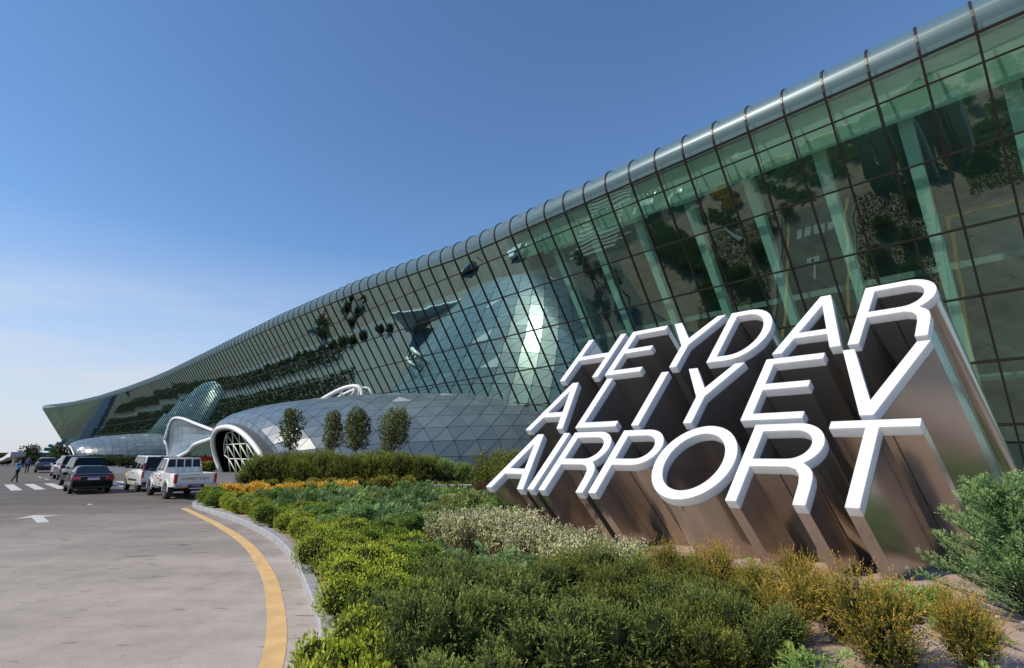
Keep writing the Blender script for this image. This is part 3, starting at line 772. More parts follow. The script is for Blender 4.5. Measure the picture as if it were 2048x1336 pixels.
def letters():
    cap_t = .14
    for rown, b0, h, lst in ROWS:
        seen = {}
        for idx, (ch, x0, w) in enumerate(lst):
            loops = glyph(ch, w, h); vs2, fs2 = flat_fill(loops)
            base = b0 + (0.06 * (x0 + 7.7) / 8 - .05 if rown == 'bottom' else 0)
            def M(x, y): return QL + UL * (x0 + x + SHEAR * y) + VL * (base + y)
            def M2(p): return M(p[0], p[1])
            # origin of the thing: where its body meets the bed
            c3 = M(w / 2, 0); org = c3 + EX * c3.z; org.z = 0
            lab = f'white capital {ch} with deep steel sides, {ORD[idx]} letter of the {rown} row of the sign'
            root = empty('sign_letter', org, 0, lab, 'letter', 'giant letters of the three row sign')
            # cap: front, back and sides
            F = [M2(p) - org for p in vs2]; nn = UL.cross(VL)
            Bq = [p + EX * cap_t for p in F]; n = len(F)
            faces = []
            for f in fs2:
                a, b_, c = (F[k] for k in f[:3])
                f = f if (b_ - a).cross(c - a).dot(nn) > 0 else tuple(reversed(f))
                faces.append(f); faces.append(tuple(k + n for k in reversed(f)))
            mb = MB(); mb.add(F + Bq, faces)
            body = MB()
            for lp in loops:
                pts = [M2(p) for p in lp]; m_ = len(pts)
                fr = [p - org for p in pts]; bk = [p + EX * cap_t - org for p in pts]
                mb.add(fr + bk, [(i, (i + 1) % m_, m_ + (i + 1) % m_, m_ + i) for i in range(m_)])
                # steel body, a few millimetres inside the cap outline
                c_ = sum(pts, Vector()) / m_
                tp = [p + EX * (cap_t * .9) for p in pts]; gd = [p + EX * (p.z - .02) for p in pts]
                st = len(body.v)
                body.add([p - org for p in tp] + [p - org for p in gd], [(i, (i + 1) % m_, m_ + (i + 1) % m_, m_ + i) for i in range(m_)])
            o = mb.build('letter_face', 'letter_white', root)
            bm = bmesh.new(); bm.from_mesh(o.data); bmesh.ops.remove_doubles(bm, verts=bm.verts, dist=.0005); bmesh.ops.recalc_face_normals(bm, faces=bm.faces)
            bm.to_mesh(o.data); bm.free()
            add_mod_bevel(o, .0045, 1, 25); evaluated(o)
            bo = body.build('steel_body', 'brushed_steel', root)
            bm = bmesh.new(); bm.from_mesh(bo.data)
            # shrink the body outline slightly so it sits behind the cap edge
            bmesh.ops.recalc_face_normals(bm, faces=bm.faces)
            bm.normal_update()
            for v in bm.verts:
                nrm = Vector()
                for f in v.link_faces: nrm += f.normal
            bm.to_mesh(bo.data); bm.free()
            if ch in 'PRT':
                # welded seam with spot fixings on the broad underside
                sx_, sy_ = {'P': (.52, h * .435), 'R': (.60, h * .435), 'T': (w / 2 + .22, h - .160)}[ch]
                p0 = M(sx_, sy_ - .003); Ls = p0.z; sm = MB()
                a_ = p0 + EX * cap_t - org; b_ = p0 + EX * (Ls - .05) - org
                sm.beam(a_, b_, .012, .008, up=tuple(VL))
                for q in range(int(Ls / .26)):
                    c_ = p0 + EX * (.35 + q * .26) - org
                    if .35 + q * .26 < Ls - .1: sm.box(c_, (.022, .022, .022))
                sm.build('weld_seam', 'mullion', root)
            if ch in 'OPDR': 
                bo.data.polygons.foreach_set('use_smooth', [True] * len(bo.data.polygons))
                bm = bmesh.new(); bm.from_mesh(bo.data); bmesh.ops.remove_doubles(bm, verts=bm.verts, dist=.0005)
                for e in bm.edges:
                    if len(e.link_faces) == 2 and e.calc_face_angle(0) > R(28): e.smooth = False
                bm.to_mesh(bo.data); bm.free()
letters()

# ------------------------------------------------------------------ vehicles (local x forward from the rear axle, y left)
def wheel_meshes(r, w):
    prof = [(r * .62, -w * .46), (r * .80, -w * .5), (r * .96, -w * .44), (r, -w * .3), (r, w * .3), (r * .96, w * .44), (r * .80, w * .5), (r * .62, w * .46), (r * .55, w * .2), (r * .55, -w * .2)]
    n = 26
    rings = [[(pr * math.cos(2 * math.pi * k / n), py, pr * math.sin(2 * math.pi * k / n)) for pr, py in prof] for k in range(n)]
    rings.append(rings[0])
    tyre = MB().loft(rings, cap=False)
    rim = MB()
    y = w * .40
    disc = [(r * .60 * math.cos(2 * math.pi * k / n), y * .55, r * .60 * math.sin(2 * math.pi * k / n)) for k in range(n)]
    lip0 = [(r * .64 * math.cos(2 * math.pi * k / n), y * 1.16, r * .64 * math.sin(2 * math.pi * k / n)) for k in range(n)]
    lip1 = [(r * .57 * math.cos(2 * math.pi * k / n), y * 1.10, r * .57 * math.sin(2 * math.pi * k / n)) for k in range(n)]
    rim.loft([lip0, lip1, disc], cap=False)
    for k in range(6):
        a = 2 * math.pi * k / 6
        rim.beam((r * .08 * math.cos(a), y, r * .08 * math.sin(a)), (r * .59 * math.cos(a), y * .98, r * .59 * math.sin(a)), r * .17, w * .10, up=(0, 1, 0))
    rim.tube([(0, y * .5, 0), (0, y * 1.15, 0)], r * .14, 10)
    hub = MB(); hub.add([(r * .6 * math.cos(2 * math.pi * k / n), y * .45, r * .6 * math.sin(2 * math.pi * k / n)) for k in range(n)], [tuple(range(n))])
    return tyre, rim, hub
def poly_inset(p, m):
    c = sum(p, Vector()) / len(p); out = []
    n = len(p)
    for i in range(n):
        a, b, d = p[i - 1], p[i], p[(i + 1) % n]
        e1 = (a - b).normalized(); e2 = (d - b).normalized(); s_ = max(.35, e1.cross(e2).length)
        out.append(b + (e1 + e2) * m / s_)
    return out
def slab(p, nn, t): 
    p2 = [q + nn * t for q in p]; n = len(p)
    return MB().add(p + p2, [tuple(range(n - 1, -1, -1)), tuple(range(n, 2 * n))] + [(i, (i + 1) % n, n + (i + 1) % n, n + i) for i in range(n)])
def pane(root, name, p, out, inset=.05, mat='car_glass', t=.012):
    p = [Vector(q) for q in p]; nn = (p[1] - p[0]).cross(p[2] - p[0]).normalized()
    if nn.dot(Vector(out)) < 0: nn = -nn
    q = poly_inset(p, inset)
    return slab(q, nn, t).build(name, mat, root)
def text_part(root, name, txt, size, loc, rot, mat, sx=1.0):
    cu = bpy.data.curves.new('t', 'FONT'); cu.body = txt; cu.size = size; cu.align_x = 'CENTER'; cu.align_y = 'CENTER'; cu.extrude = .002
    o = bpy.data.objects.new('t', cu); COL.objects.link(o)
    dg = bpy.context.evaluated_depsgraph_get(); dg.update(); me = bpy.data.meshes.new_from_object(o.evaluated_get(dg)); bpy.data.objects.remove(o)
    me.materials.clear(); me.materials.append(MATS[mat])
    q = bpy.data.objects.new(name, me); COL.objects.link(q); q.parent = root; q.location = loc; q.rotation_euler = rot; q.scale = (sx, 1, 1); return q
def ring_half(hw, zb, zs, crown=.03, side=.0):
    zm = zb + (zs - zb) * .55
    half = [(hw * .80, zb), (hw * .955, zb + .07), (hw * .995, zb + (zs - zb) * .3), (hw, zm), (hw * .985, zs - .10), (hw * .95, zs - .025), (hw * .84, zs)]
    return half
def body_loft(st):
    rings = []
    for x, zb, zs, hw in st:
        h = ring_half(hw, zb, zs); r_ = [(x, y, z) for y, z in h] + [(x, 0, zs + .02)] + [(x, -y, z) for y, z in reversed(h)] + [(x, 0, zb)]
        rings.append(r_)
    return MB().loft(rings)
def wheel_arches(body, axles, r, hw):
    """cut round wheel arches out of the body"""
    for ax in axles:
        for sgn in (-1, 1):
            n = 28; c = MB()
            ring = lambda y: [(ax + r * 1.17 * math.cos(2 * math.pi * k / n), y, r * .98 + r * 1.17 * math.sin(2 * math.pi * k / n)) for k in range(n)]
            y0, y1 = sorted((sgn * (hw - .30), sgn * (hw + .3)))
            c.loft([ring(y0), ring(y1)])
            co = c.build('cutter', 'car_trim'); co.data.materials.clear(); co.data.materials.append(MATS['car_trim'])
            bm = bmesh.new(); bm.from_mesh(co.data); bmesh.ops.recalc_face_normals(bm, faces=bm.faces); bm.to_mesh(co.data); bm.free()
            md = body.modifiers.new('c', 'BOOLEAN'); md.object = co; md.operation = 'DIFFERENCE'; md.solver = 'EXACT'
            try: md.material_mode = 'TRANSFER'
            except Exception: pass
            evaluated(body); bpy.data.objects.remove(co)
def fix_normals(o):
    bm = bmesh.new(); bm.from_mesh(o.data); bmesh.ops.recalc_face_normals(bm, faces=bm.faces); bm.to_mesh(o.data); bm.free()
def shade_smooth(o, ang=38):
    me = o.data; me.polygons.foreach_set('use_smooth', [True] * len(me.polygons))
    bm = bmesh.new(); bm.from_mesh(me)
    for e in bm.edges:
        e.smooth = not (len(e.link_faces) == 2 and e.calc_face_angle(0) > R(ang))
    bm.to_mesh(me); bm.free()
def vehicle(name, label, cat, group, loc, heading, spec):
    root = empty(name, (loc[0], loc[1], 0), heading, label, cat, group)
    paint = spec['paint']; st = spec['st']; cab = spec['cab']; r = spec['r']; wb = spec['wb']; hw = spec['hw']; tr = hw - spec.get('wi', .13)
    body = body_loft(st).build('body', paint, root); fix_normals(body)
    wheel_arches(body, (0, wb), r, hw); shade_smooth(body)
    # dark floor so that one does not see through the arches
    MB().box(((st[0][0] + st[-1][0]) / 2, 0, r * 1.05), ((st[-1][0] - st[0][0]) * .86, hw * 1.25, r * .7)).build('underbody', 'car_trim', root)
    # cabin
    (rbx, rbz, rbw), (rtx, rtz, rtw), (ftx, ftz, ftw), (fbx, fbz, fbw) = cab
    Lf = [Vector((rbx, rbw, rbz)), Vector((rtx, rtw, rtz)), Vector((ftx, ftw, ftz)), Vector((fbx, fbw, fbz))]
    Rt = [Vector((p.x, -p.y, p.z)) for p in Lf]
    c = MB(); c.add(Lf + Rt, [(0, 1, 2, 3), (7, 6, 5, 4), (1, 5, 6, 2), (0, 4, 5, 1), (3, 2, 6, 7), (0, 3, 7, 4)])
    cb = c.build('cabin', paint, root); fix_normals(cb); add_mod_bevel(cb, spec.get('bev', .07), 3, 20); evaluated(cb); shade_smooth(cb, 60)
    def lerp(a, b, t): return a + (b - a) * t
    # glazing
    bi = spec.get('gin', .065)
    pane(root, 'windshield', [Lf[3], Lf[2], Rt[2], Rt[3]], (1, 0, .4), bi)
    rwz = spec.get('rear_glass', 0.0)
    rb_l, rb_r = lerp(Lf[0], Lf[1], rwz), lerp(Rt[0], Rt[1], rwz)
    pane(root, 'rear_window', [rb_l, Lf[1], Rt[1], rb_r], (-1, 0, .3), bi)
    # side windows between belt and roof, cut at pillars
    zb_ = max(rbz, fbz) + spec.get('belt', .05)
    for S_, sgn in ((Lf, 1), (Rt, -1)):
        def at(z, front):
            a, b = (S_[3], S_[2]) if front else (S_[0], S_[1]); return lerp(a, b, (z - a.z) / (b.z - a.z))
        b0, b1, t0, t1 = at(zb_, False), at(zb_, True), S_[1], S_[2]
        cuts = spec.get('cuts', [0, .36, .70, 1])
        for q in range(len(cuts) - 1):
            u0, u1 = cuts[q], cuts[q + 1]
            qd = [lerp(b0, b1, u0), lerp(b0, b1, u1), lerp(t0, t1, u1), lerp(t0, t1, u0)]
            pane(root, 'side_window', qd, (0, sgn, .2), .05)
    # wheels
    ty, ri, hb = wheel_meshes(r, spec.get('tw', .22))
    proto = None
    for ax in (0, wb):
        for sgn in (1, -1):
            if proto is None:
                w = ty.build('wheel', 'tyre', root, True); shade_smooth(w, 50); rr = ri.build('rim', 'alloy', w); h = hb.build('brake_disc', 'car_trim', w); proto = w
            else:
                w = copy_tree(proto, root)
            w.location = (ax, sgn * (tr), r); w.rotation_euler = (0, 0.3 * ax, 0 if sgn > 0 else math.pi)
    # lamps, bumper, plate, mirrors, handles
    x0 = st[0][0]; x1 = st[-1][0]
    for lx, ly, lz, dx, dy, dz, tilt in spec['tail']:
        for sgn in (1, -1):
            o = MB().box((0, 0, 0), (dx, dy, dz)).build('taillight', 'tail_red', root); add_mod_bevel(o, min(dx, dy, dz) * .3, 2, 30); evaluated(o)
            o.location = (lx, sgn * ly, lz); o.rotation_euler = (0, tilt, sgn * spec.get('tyaw', -.25))
    for sgn in (1, -1):
        o = MB().box((0, 0, 0), (.22, .3, .14)).build('headlight', 'lamp_clear', root); add_mod_bevel(o, .04, 2, 30); evaluated(o)
        o.location = (spec['hx'], sgn * (hw - .26), spec['hz']); o.rotation_euler = (0, 0, sgn * -.45)
        mx, mz = spec['mirror']
        o = MB().box((0, 0, 0), (.13, .22, .15)).build('door_mirror', spec.get('mirror_mat', paint), root); add_mod_bevel(o, .035, 2, 30); evaluated(o); o.location = (mx, sgn * (hw + .09), mz)
        MB().beam((mx, sgn * (hw - .1), mz - .06), (mx, sgn * (hw + .06), mz - .04), .04, .03).build('mirror_arm', 'car_trim', root)
        for hx in spec.get('handles', []):
            MB().box((hx, sgn * (hw - .005), spec['handle_z']), (.2, .03, .035)).build('door_handle', spec.get('handle_mat', 'chrome'), root)
        # door shut lines
        for dx in spec.get('doors', []):
            MB().box((dx, sgn * (hw - .012), spec['sill'] + .33), (.012, .02, .55)).build('door_gap', 'car_trim', root)
    px, pz = spec['plate']
    o = MB().box((px, 0, pz), (.02, .52, .12)).build('number_plate', 'plate_white', root)
    for bx, bz, bw, bh, bd, mat in spec.get('bars', []):
        o = MB().box((bx, 0, bz), (bd, bw, bh)).build('bumper', mat, root); add_mod_bevel(o, min(bd, bh) * .35, 2, 30); evaluated(o)
    return root

sedan = dict(paint='car_black', r=.335, wb=2.95, hw=.93, 
    st=[(-1.14, .50, .80, .74), (-1.10, .34, .98, .86), (-.95, .26, 1.05, .91), (-.5, .23, 1.07, .93), (.6, .22, 1.03, .93), (1.6, .22, .99, .93), (2.4, .22, .97, .92), (3.0, .24, .93, .91), (3.6, .28, .82, .85), (3.82, .36, .70, .74), (3.88, .42, .6, .62)],
    cab=[(-.62, 1.03, .80), (.25, 1.46, .60), (1.30, 1.47, .61), (2.30, .97, .82)], cuts=[0, .30, .62, 1], belt=.06, bev=.13, gin=.09,
    tail=[(-1.05, .72, .84, .18, .40, .23, .15)], hx=3.6, hz=.68, mirror=(1.85, 1.02), handles=(.75, 1.55), handle_z=.86, doors=(.35, 1.3), sill=.25,
    plate=(-1.155, .80), bars=[(-1.12, .93, 1.15, .025, .03, 'chrome'), (-1.13, .36, 1.4, .10, .06, 'car_trim')])
sed = vehicle('sedan', 'black saloon car seen from behind, left of the white van', 'car', 'vehicles queued at the kerb', (-22.25, 28.1), R(134), sedan)

sed.scale = (.95, .95, .95)
suv = dict(paint='car_black', r=.38, wb=2.9, hw=.95, wi=.14, tw=.26,
    st=[(-.98, .60, .95, .86), (-.95, .42, 1.15, .92), (-.7, .36, 1.18, .95), (0, .34, 1.18, .95), (1.4, .32, 1.16, .95), (2.4, .32, 1.14, .95), (3.0, .34, 1.10, .94), (3.6, .40, 1.0, .88), (3.8, .48, .86, .76)],
    cab=[(-.94, 1.14, .90), (-.66, 1.86, .74), (1.35, 1.88, .74), (2.20, 1.13, .88)], cuts=[0, .30, .63, 1], belt=.05,
    tail=[(-.93, .80, 1.05, .12, .2, .34, 0)], hx=3.55, hz=.88, mirror=(1.9, 1.24), mirror_mat='car_trim', handles=(.6, 1.45), handle_z=1.03, doors=(.4, 1.3), sill=.42,
    plate=(-.99, .86), bars=[(-.97, .52, 1.6, .18, .12, 'car_trim')])
sv = vehicle('suv', 'tall black sport utility car just ahead of the black saloon', 'car', 'vehicles queued at the kerb', (-27.2, 33.9), R(138), suv)
sv.scale = (.96, .96, .96)
suv2 = dict(suv); suv2['paint'] = 'car_blue_grey'
vehicle('suv', 'blue-grey sport utility car behind the white car on the left', 'car', 'vehicles queued at the kerb', (-35.3, 42.6), R(136), suv2)
cross = dict(sedan); cross.update(paint='car_white', r=.36,
    st=[(-1.05, .55, .85, .80), (-1.0, .40, 1.05, .90), (-.8, .33, 1.12, .94), (0, .30, 1.12, .95), (1.4, .30, 1.06, .95), (2.4, .30, 1.02, .94), (3.0, .32, .98, .92), (3.5, .36, .86, .84), (3.7, .42, .7, .7)],
    cab=[(-.85, 1.08, .84), (-.15, 1.58, .64), (1.15, 1.62, .65), (2.15, 1.03, .84)], tail=[(-.98, .62, .98, .12, .5, .09, .1)], plate=(-1.06, .78), bars=[(-1.03, .44, 1.4, .16, .08, 'car_trim')], hx=3.45, hz=.8, mirror=(1.75, 1.1), handle_z=.93)
vehicle('hatchback', 'white car with thin red rear lamps ahead of the blue-grey one', 'car', 'vehicles queued at the kerb', (-40.45, 48.2), R(136), cross)
cr2 = dict(cross); cr2['paint'] = 'car_darkgrey'
vehicle('hatchback', 'dark grey car farthest along the road beside a standing person', 'car', 'vehicles queued at the kerb', (-51.6, 58.6), R(133), cr2)
cr3 = dict(sedan); cr3['paint'] = 'car_red'
vehicle('sedan', 'small distant red car at the left edge of the road', 'car', 'far cars', (-110.5, 112.0), R(200), cr3)
cr4 = dict(sedan); cr4['paint'] = 'car_yellow'
vehicle('sedan', 'small distant yellow car at the left edge of the road', 'car', 'far cars', (-104.5, 109.5), R(35), cr4)

van = dict(paint='car_white', r=.33, wb=2.6, hw=.90, wi=.12,
    st=[(-.80, .48, .95, .84), (-.78, .36, 1.10, .88), (-.5, .32, 1.13, .90), (.2, .28, 1.13, .90), (1.4, .28, 1.12, .90), (2.2, .28, 1.10, .90), (2.7, .30, 1.04, .87), (3.15, .36, .92, .78), (3.28, .42, .78, .66)],
    cab=[(-.79, 1.08, .86), (-.60, 1.90, .73), (1.55, 1.93, .72), (2.62, 1.06, .80)], cuts=[0, .24, .50, .98], belt=.07,
    tail=[(-.74, .80, 1.32, .10, .12, .42, .2), (-.80, .83, .92, .08, .10, .34, 0)], tyaw=0, hx=3.1, hz=.8, mirror=(2.1, 1.28), mirror_mat='car_trim', handles=(.95, 1.4), handle_z=.98, handle_mat='car_trim', doors=(.25, 1.2, 2.2), sill=.35,
    plate=(-.82, .78), bars=[(-.80, .46, 1.64, .16, .10, 'car_trim')], gin=.06)
vn = vehicle('van', 'white passenger van parked directly ahead of the white pickup', 'van', 'vehicles queued at the kerb', (-19.75, 29.5), R(137), van)
for sgn in (1, -1):
    MB().box((1.0, sgn * .905, .62), (1.9, .02, .09)).build('side_trim', 'car_trim', vn)
    MB().box((2.62, sgn * .872, .86), (.42, .02, .18)).build('sticker', 'sticker_yellow', vn)
MB().box((-.68, 0, 1.885), (.06, .22, .03)).build('brake_light', 'tail_red', vn)

# pickup: cab + open load bed
pk = dict(paint='car_white', r=.385, wb=3.08, hw=.90, wi=.10, tw=.26,
    st=[(1.02, .52, 1.14, .86), (1.06, .46, 1.15, .895), (1.5, .44, 1.15, .90), (2.2, .44, 1.14, .90), (2.9, .46, 1.12, .895), (3.5, .50, 1.04, .86), (3.85, .56, .95, .78), (3.95, .6, .85, .7)],
    cab=[(1.04, 1.10, .84), (1.16, 1.80, .70), (2.05, 1.82, .70), (2.95, 1.12, .80)], cuts=[0, .40, 1], belt=.06,
    tail=[(-1.10, .80, .92, .14, .15, .42, 0)], tyaw=0, hx=3.7, hz=.84, mirror=(2.55, 1.25), mirror_mat='car_trim', handles=(1.35, 2.1), handle_z=1.0, handle_mat='car_trim', doors=(1.25, 1.95, 2.8), sill=.50,
    rear_glass=.34, plate=(-1.30, .52), bars=[(-1.22, .60, 1.74, .17, .16, 'chrome')], gin=.05)
def pickup():
    root = vehicle('pickup_truck', 'white double cab pickup truck nearest the planting bed', 'pickup', 'vehicles queued at the kerb', (-15.3, 25.15), R(135.8), pk)
    # load bed: two sides with wheel arches, floor, headboard, tailgate
    for sgn in (1, -1):
        rings = []
        for x, zb, zs, hw in ((-1.12, .62, 1.12, .86), (-1.05, .56, 1.145, .89), (-.5, .54, 1.15, .90), (.5, .54, 1.15, .90), (.99, .50, 1.15, .895)):
            rings.append([(x, sgn * (hw - .11), zb), (x, sgn * (hw - .02), zb), (x, sgn * hw, zb + .12), (x, sgn * hw, zs - .12), (x, sgn * (hw - .015), zs - .02), (x, sgn * (hw - .05), zs), (x, sgn * (hw - .11), zs)])
        o = MB().loft(rings).build('bed_side', 'car_white', root); fix_normals(o); wheel_arches(o, (0,), pk['r'], pk['hw']); shade_smooth(o)
        # flared lip round the arch
        n = 18; pts = [(pk['r'] * 1.2 * math.cos(R(-8 + 196 * k / n)), sgn * .905, pk['r'] * .98 + pk['r'] * 1.2 * math.sin(R(-8 + 196 * k / n))) for k in range(n + 1)]
        MB().tube(pts, .03, 6).build('wheel_arch_flare', 'car_white', root, True)
        pts2 = [(x + 3.08, y, z) for x, y, z in pts]; MB().tube(pts2, .03, 6).build('wheel_arch_flare', 'car_white', root, True)
        MB().box((-.46, sgn * .80, .30), (.03, .24, .34)).build('mud_flap', 'car_trim', root)
        MB().box((2.0, sgn * .86, .45), (1.5, .12, .05)).build('side_step', 'alloy', root)
        MB().box((1.62, sgn * .903, .86), (.42, .006, .055)).build('door_lettering', 'sign_red', root)
        MB().box((1.08, sgn * .903, .80), (.30, .006, .08)).build('door_emblem', 'car_blue_grey', root)
    MB().box((-.06, 0, .60), (2.1, 1.6, .05)).build('bed_floor', 'car_trim', root)
    MB().box((.97, 0, .86), (.05, 1.6, .56)).build('headboard', 'car_white', root)
    o = MB().box((-1.115, 0, .885), (.07, 1.56, .50)).build('tailgate', 'car_white', root); add_mod_bevel(o, .02, 2); evaluated(o)
    MB().box((-1.16, 0, 1.10), (.03, .26, .03)).build('tailgate_handle', 'alloy', root)
    text_part(root, 'tailgate_lettering', 'CONPREGY EGENT', .15, (-1.154, 0, .90), (R(90), 0, R(-90)), 'lettering_black', .86)
    MB().box((-1.31, 0, .585), (.02, .64, .15)).build('plate_panel', 'lettering_black', root)
    text_part(root, 'bumper_lettering', 'A-RIDE', .11, (-1.325, 0, .60), (R(90), 0, R(-90)), 'plate_white', 1.0)
    # bars across the rear window
    for y in (-.34, 0, .34):
        MB().beam((.985, y, 1.16), (1.10, y, 1.80), .045, .04, up=(0, 1, 0)).build('window_guard_bar', 'car_white', root)
    MB().tube([(.95, -.78, 1.14), (1.02, -.72, 1.50), (1.08, -.66, 1.80), (1.08, .66, 1.80), (1.02, .72, 1.5), (.95, .78, 1.14)], .03, 8).build('roll_bar', 'car_white', root, True)
    MB().box((.4, 0, .50), (2.6, .9, .16)).build('chassis', 'car_trim', root)
    MB().tube([(0, -.8, .385), (0, .8, .385)], .07, 8).build('rear_axle', 'car_trim', root)
pickup()

# ------------------------------------------------------------------ people
def person(name, label, loc, rz, joints, edges, rad, mats, split, h=1.0):
    bm = bmesh.new(); vs = [bm.verts.new(j) for j in joints]
    for a, b in edges: bm.edges.new((vs[a], vs[b]))
    me = bpy.data.meshes.new(name); bm.to_mesh(me); bm.free()
    o = bpy.data.objects.new(name, me); COL.objects.link(o)
    sk = o.modifiers.new('s', 'SKIN'); sk.use_smooth_shade = True
    for i, d in enumerate(me.skin_vertices[0].data):
        d.radius = rad[i] if isinstance(rad[i], tuple) else (rad[i], rad[i]); d.use_root = (i == 0)
    sb = o.modifiers.new('u', 'SUBSURF'); sb.levels = 2; sb.render_levels = 2
    evaluated(o)
    o.data.materials.clear()
    for m_ in mats: o.data.materials.append(MATS[m_])
    for p in o.data.polygons: p.material_index = split(p.center)
    o.location = (*loc, 0); o.rotation_euler = (0, 0, rz); o.scale = (h, h, h)
    return tag(o, label, 'person')
# walking, local x = walking direction, y = left
J = [(0, 0, .95), (0.02, 0, 1.12), (.04, 0, 1.30), (.05, 0, 1.44), (.06, 0, 1.52), (.08, 0, 1.60), (.085, 0, 1.70),
     (0, .09, .90), (-.22, .09, .50), (-.52, .09, .13), (-.40, .09, .05),
     (0, -.09, .90), (.16, -.09, .48), (.20, -.09, .09), (.36, -.09, .045),
     (.05, .19, 1.40), (.10, .25, 1.14), (.32, .20, 1.18), (.40, .17, 1.22),
     (.05, -.19, 1.40), (.12, -.25, 1.14), (.34, -.18, 1.20), (.42, -.15, 1.24)]
Ed = [(0, 1), (1, 2), (2, 3), (3, 4), (4, 5), (5, 6), (0, 7), (7, 8), (8, 9), (9, 10), (0, 11), (11, 12), (12, 13), (13, 14), (3, 15), (15, 16), (16, 17), (17, 18), (3, 19), (19, 20), (20, 21), (21, 22)]
Ra = [(.13, .16), (.12, .16), (.12, .18), (.08, .10), .055, .085, .075, .085, .06, .045, .035, .085, .06, .045, .035, .06, .045, .035, .035, .06, .045, .035, .035]
def sp(c):
    if c.z > 1.67 or (c.z > 1.58 and c.x < .06): return 3
    if c.z > 1.49: return 2
    if c.z > .96: return 2 if (abs(c.y) > .1 and c.x > .30) else 0
    return 1
person('person', 'person in a blue shirt and dark trousers striding across the zebra crossing', (-35.5, 38.05), R(-8), J, Ed, Ra, ['shirt_blue', 'trousers_dark', 'skin', 'hair_dark'], sp, .93)
J2 = [(0, 0, .95), (0, 0, 1.12), (0, 0, 1.30), (0, 0, 1.44), (0, 0, 1.52), (.02, 0, 1.60), (.02, 0, 1.70),
      (0, .09, .90), (.01, .10, .50), (0, .10, .09), (.14, .11, .045), (0, -.09, .90), (.01, -.10, .50), (0, -.10, .09), (.14, -.11, .045),
      (0, .19, 1.40), (0, .25, 1.14), (.06, .25, .90), (.08, .24, .82), (0, -.19, 1.40), (0, -.25, 1.14), (.06, -.25, .90), (.08, -.24, .82)]
def sp2(c):
    if c.z > 1.66: return 3
    if c.z > 1.49: return 2
    if c.z > .93 and abs(c.y) < .32: return 0
    if abs(c.y) > .2 and c.z > .7: return 2
    return 1
plain('shirt_grey_blue', (.10, .12, .2), .8)
person('person', 'person in dark clothes standing in the road by the farthest dark car', (-51.3, 56.0), R(-60), J2, Ed, Ra, ['shirt_grey_blue', 'trousers_dark', 'skin', 'hair_dark'], sp2, 1.0)

# ------------------------------------------------------------------ far left: blue building, white swoosh, teal tower sign, bin, red sign
def far_left():
    r = empty('low_building', (-300, 305, 0), 0, 'long low dark blue building on the horizon at the left edge', 'building')
    MB().box((0, 0, 1.2), (110, 14, 2.4)).build('wall', 'blue_far', r); MB().box((0, 0, 2.6), (112, 16, .35)).build('roof', 'blue_far', r)
    sw = empty('curved_canopy', (-88, 92, 0), R(-5), 'small white swoosh shaped canopy far off at the left edge', 'canopy')
    prof = [(-3.4, .5), (-1.6, .9), (0, 1.5), (1.0, 2.1), (1.8, 2.35)]; rings = []
    for i, (x, z) in enumerate(prof):
        w = .3 + 1.0 * i / 4; t = .18; rings.append([(x, -w, z), (x, w, z), (x, w, z - t - i * .16), (x, -w, z - t - i * .16)])
    o = MB().loft(rings).build('curved_roof', 'white_paint', sw); shade_smooth(o, 50)
    MB().beam((1.2, 0, 0), (1.2, 0, 1.9), .25, .25, up=(0, 1, 0)).build('post', 'white_paint', sw)
    tw = empty('teal_tower', (-96, 110, -.5), R(40), 'teal green steel tower with boxy tops among round trees', 'tower')
    for x in (-.45, .45):
        MB().tube([(x, 0, 0), (x * .8, 0, 4.2)], .16, 8).build('post', 'teal_steel', tw, True)
    for z in (1.2, 2.4, 3.4): MB().beam((-.45, 0, z), (.45, 0, z), .1, .1).build('rung', 'teal_steel', tw)
    for x, y, z, a, b, c, t in ((-1.1, 0, 3.6, 1.6, .8, .7, .1), (-.9, .2, 4.4, .8, .7, .6, .2), (.3, 0, 4.0, 1.7, .9, .7, -.1), (1.0, .1, 4.8, 1.2, .7, .7, .25), (1.75, 0, 5.3, .8, .7, 1.3, .45), (1.6, 0, 3.9, 1.6, .7, .45, 0), (.1, 0, 3.2, 1.2, .5, .4, 0)):
        o = MB().box((0, 0, 0), (a, b, c)).build('box_sign', 'teal_steel', tw); add_mod_bevel(o, .12, 2); evaluated(o); o.location = (x * .72, y, z * .95); o.rotation_euler = (0, t, 0)
    b = empty('litter_bin', (-37.6, 44.2, 0), R(40), 'small blue bin on the road between white and blue-grey cars', 'bin')
    n = 14; rg = lambda rr, z: [(rr * math.cos(2 * math.pi * k / n), rr * math.sin(2 * math.pi * k / n), z) for k in range(n)]
    MB().loft([rg(.20, .02), rg(.26, .75)]).build('body', 'blue_bin', b, True); MB().loft([rg(.28, .75), rg(.28, .80), rg(.2, .86)]).build('lid', 'blue_bin', b)
    s = empty('hanging_sign', (-37.5, 64.6, 0), R(35), 'small red sign board beside the entrance arch', 'sign')
    for x in (-.8, .8): MB().beam((x, 0, 0), (x, 0, 1.35), .07, .07, up=(0, 1, 0)).build('post', 'car_trim', s)
    MB().box((0, 0, 1.45), (1.9, .08, .5)).build('board', 'sign_red', s)
    w = empty('low_wall', (-4.1, 27.6, 0), R(7), 'low pale concrete wall behind the feathery junipers', 'wall')
    o = MB().box((0, 0, .22), (3.9, .3, .34)).build('wall_block', 'concrete', w); MB().box((0, 0, .42), (4.0, .4, .06)).build('coping', 'concrete', w)
far_left()

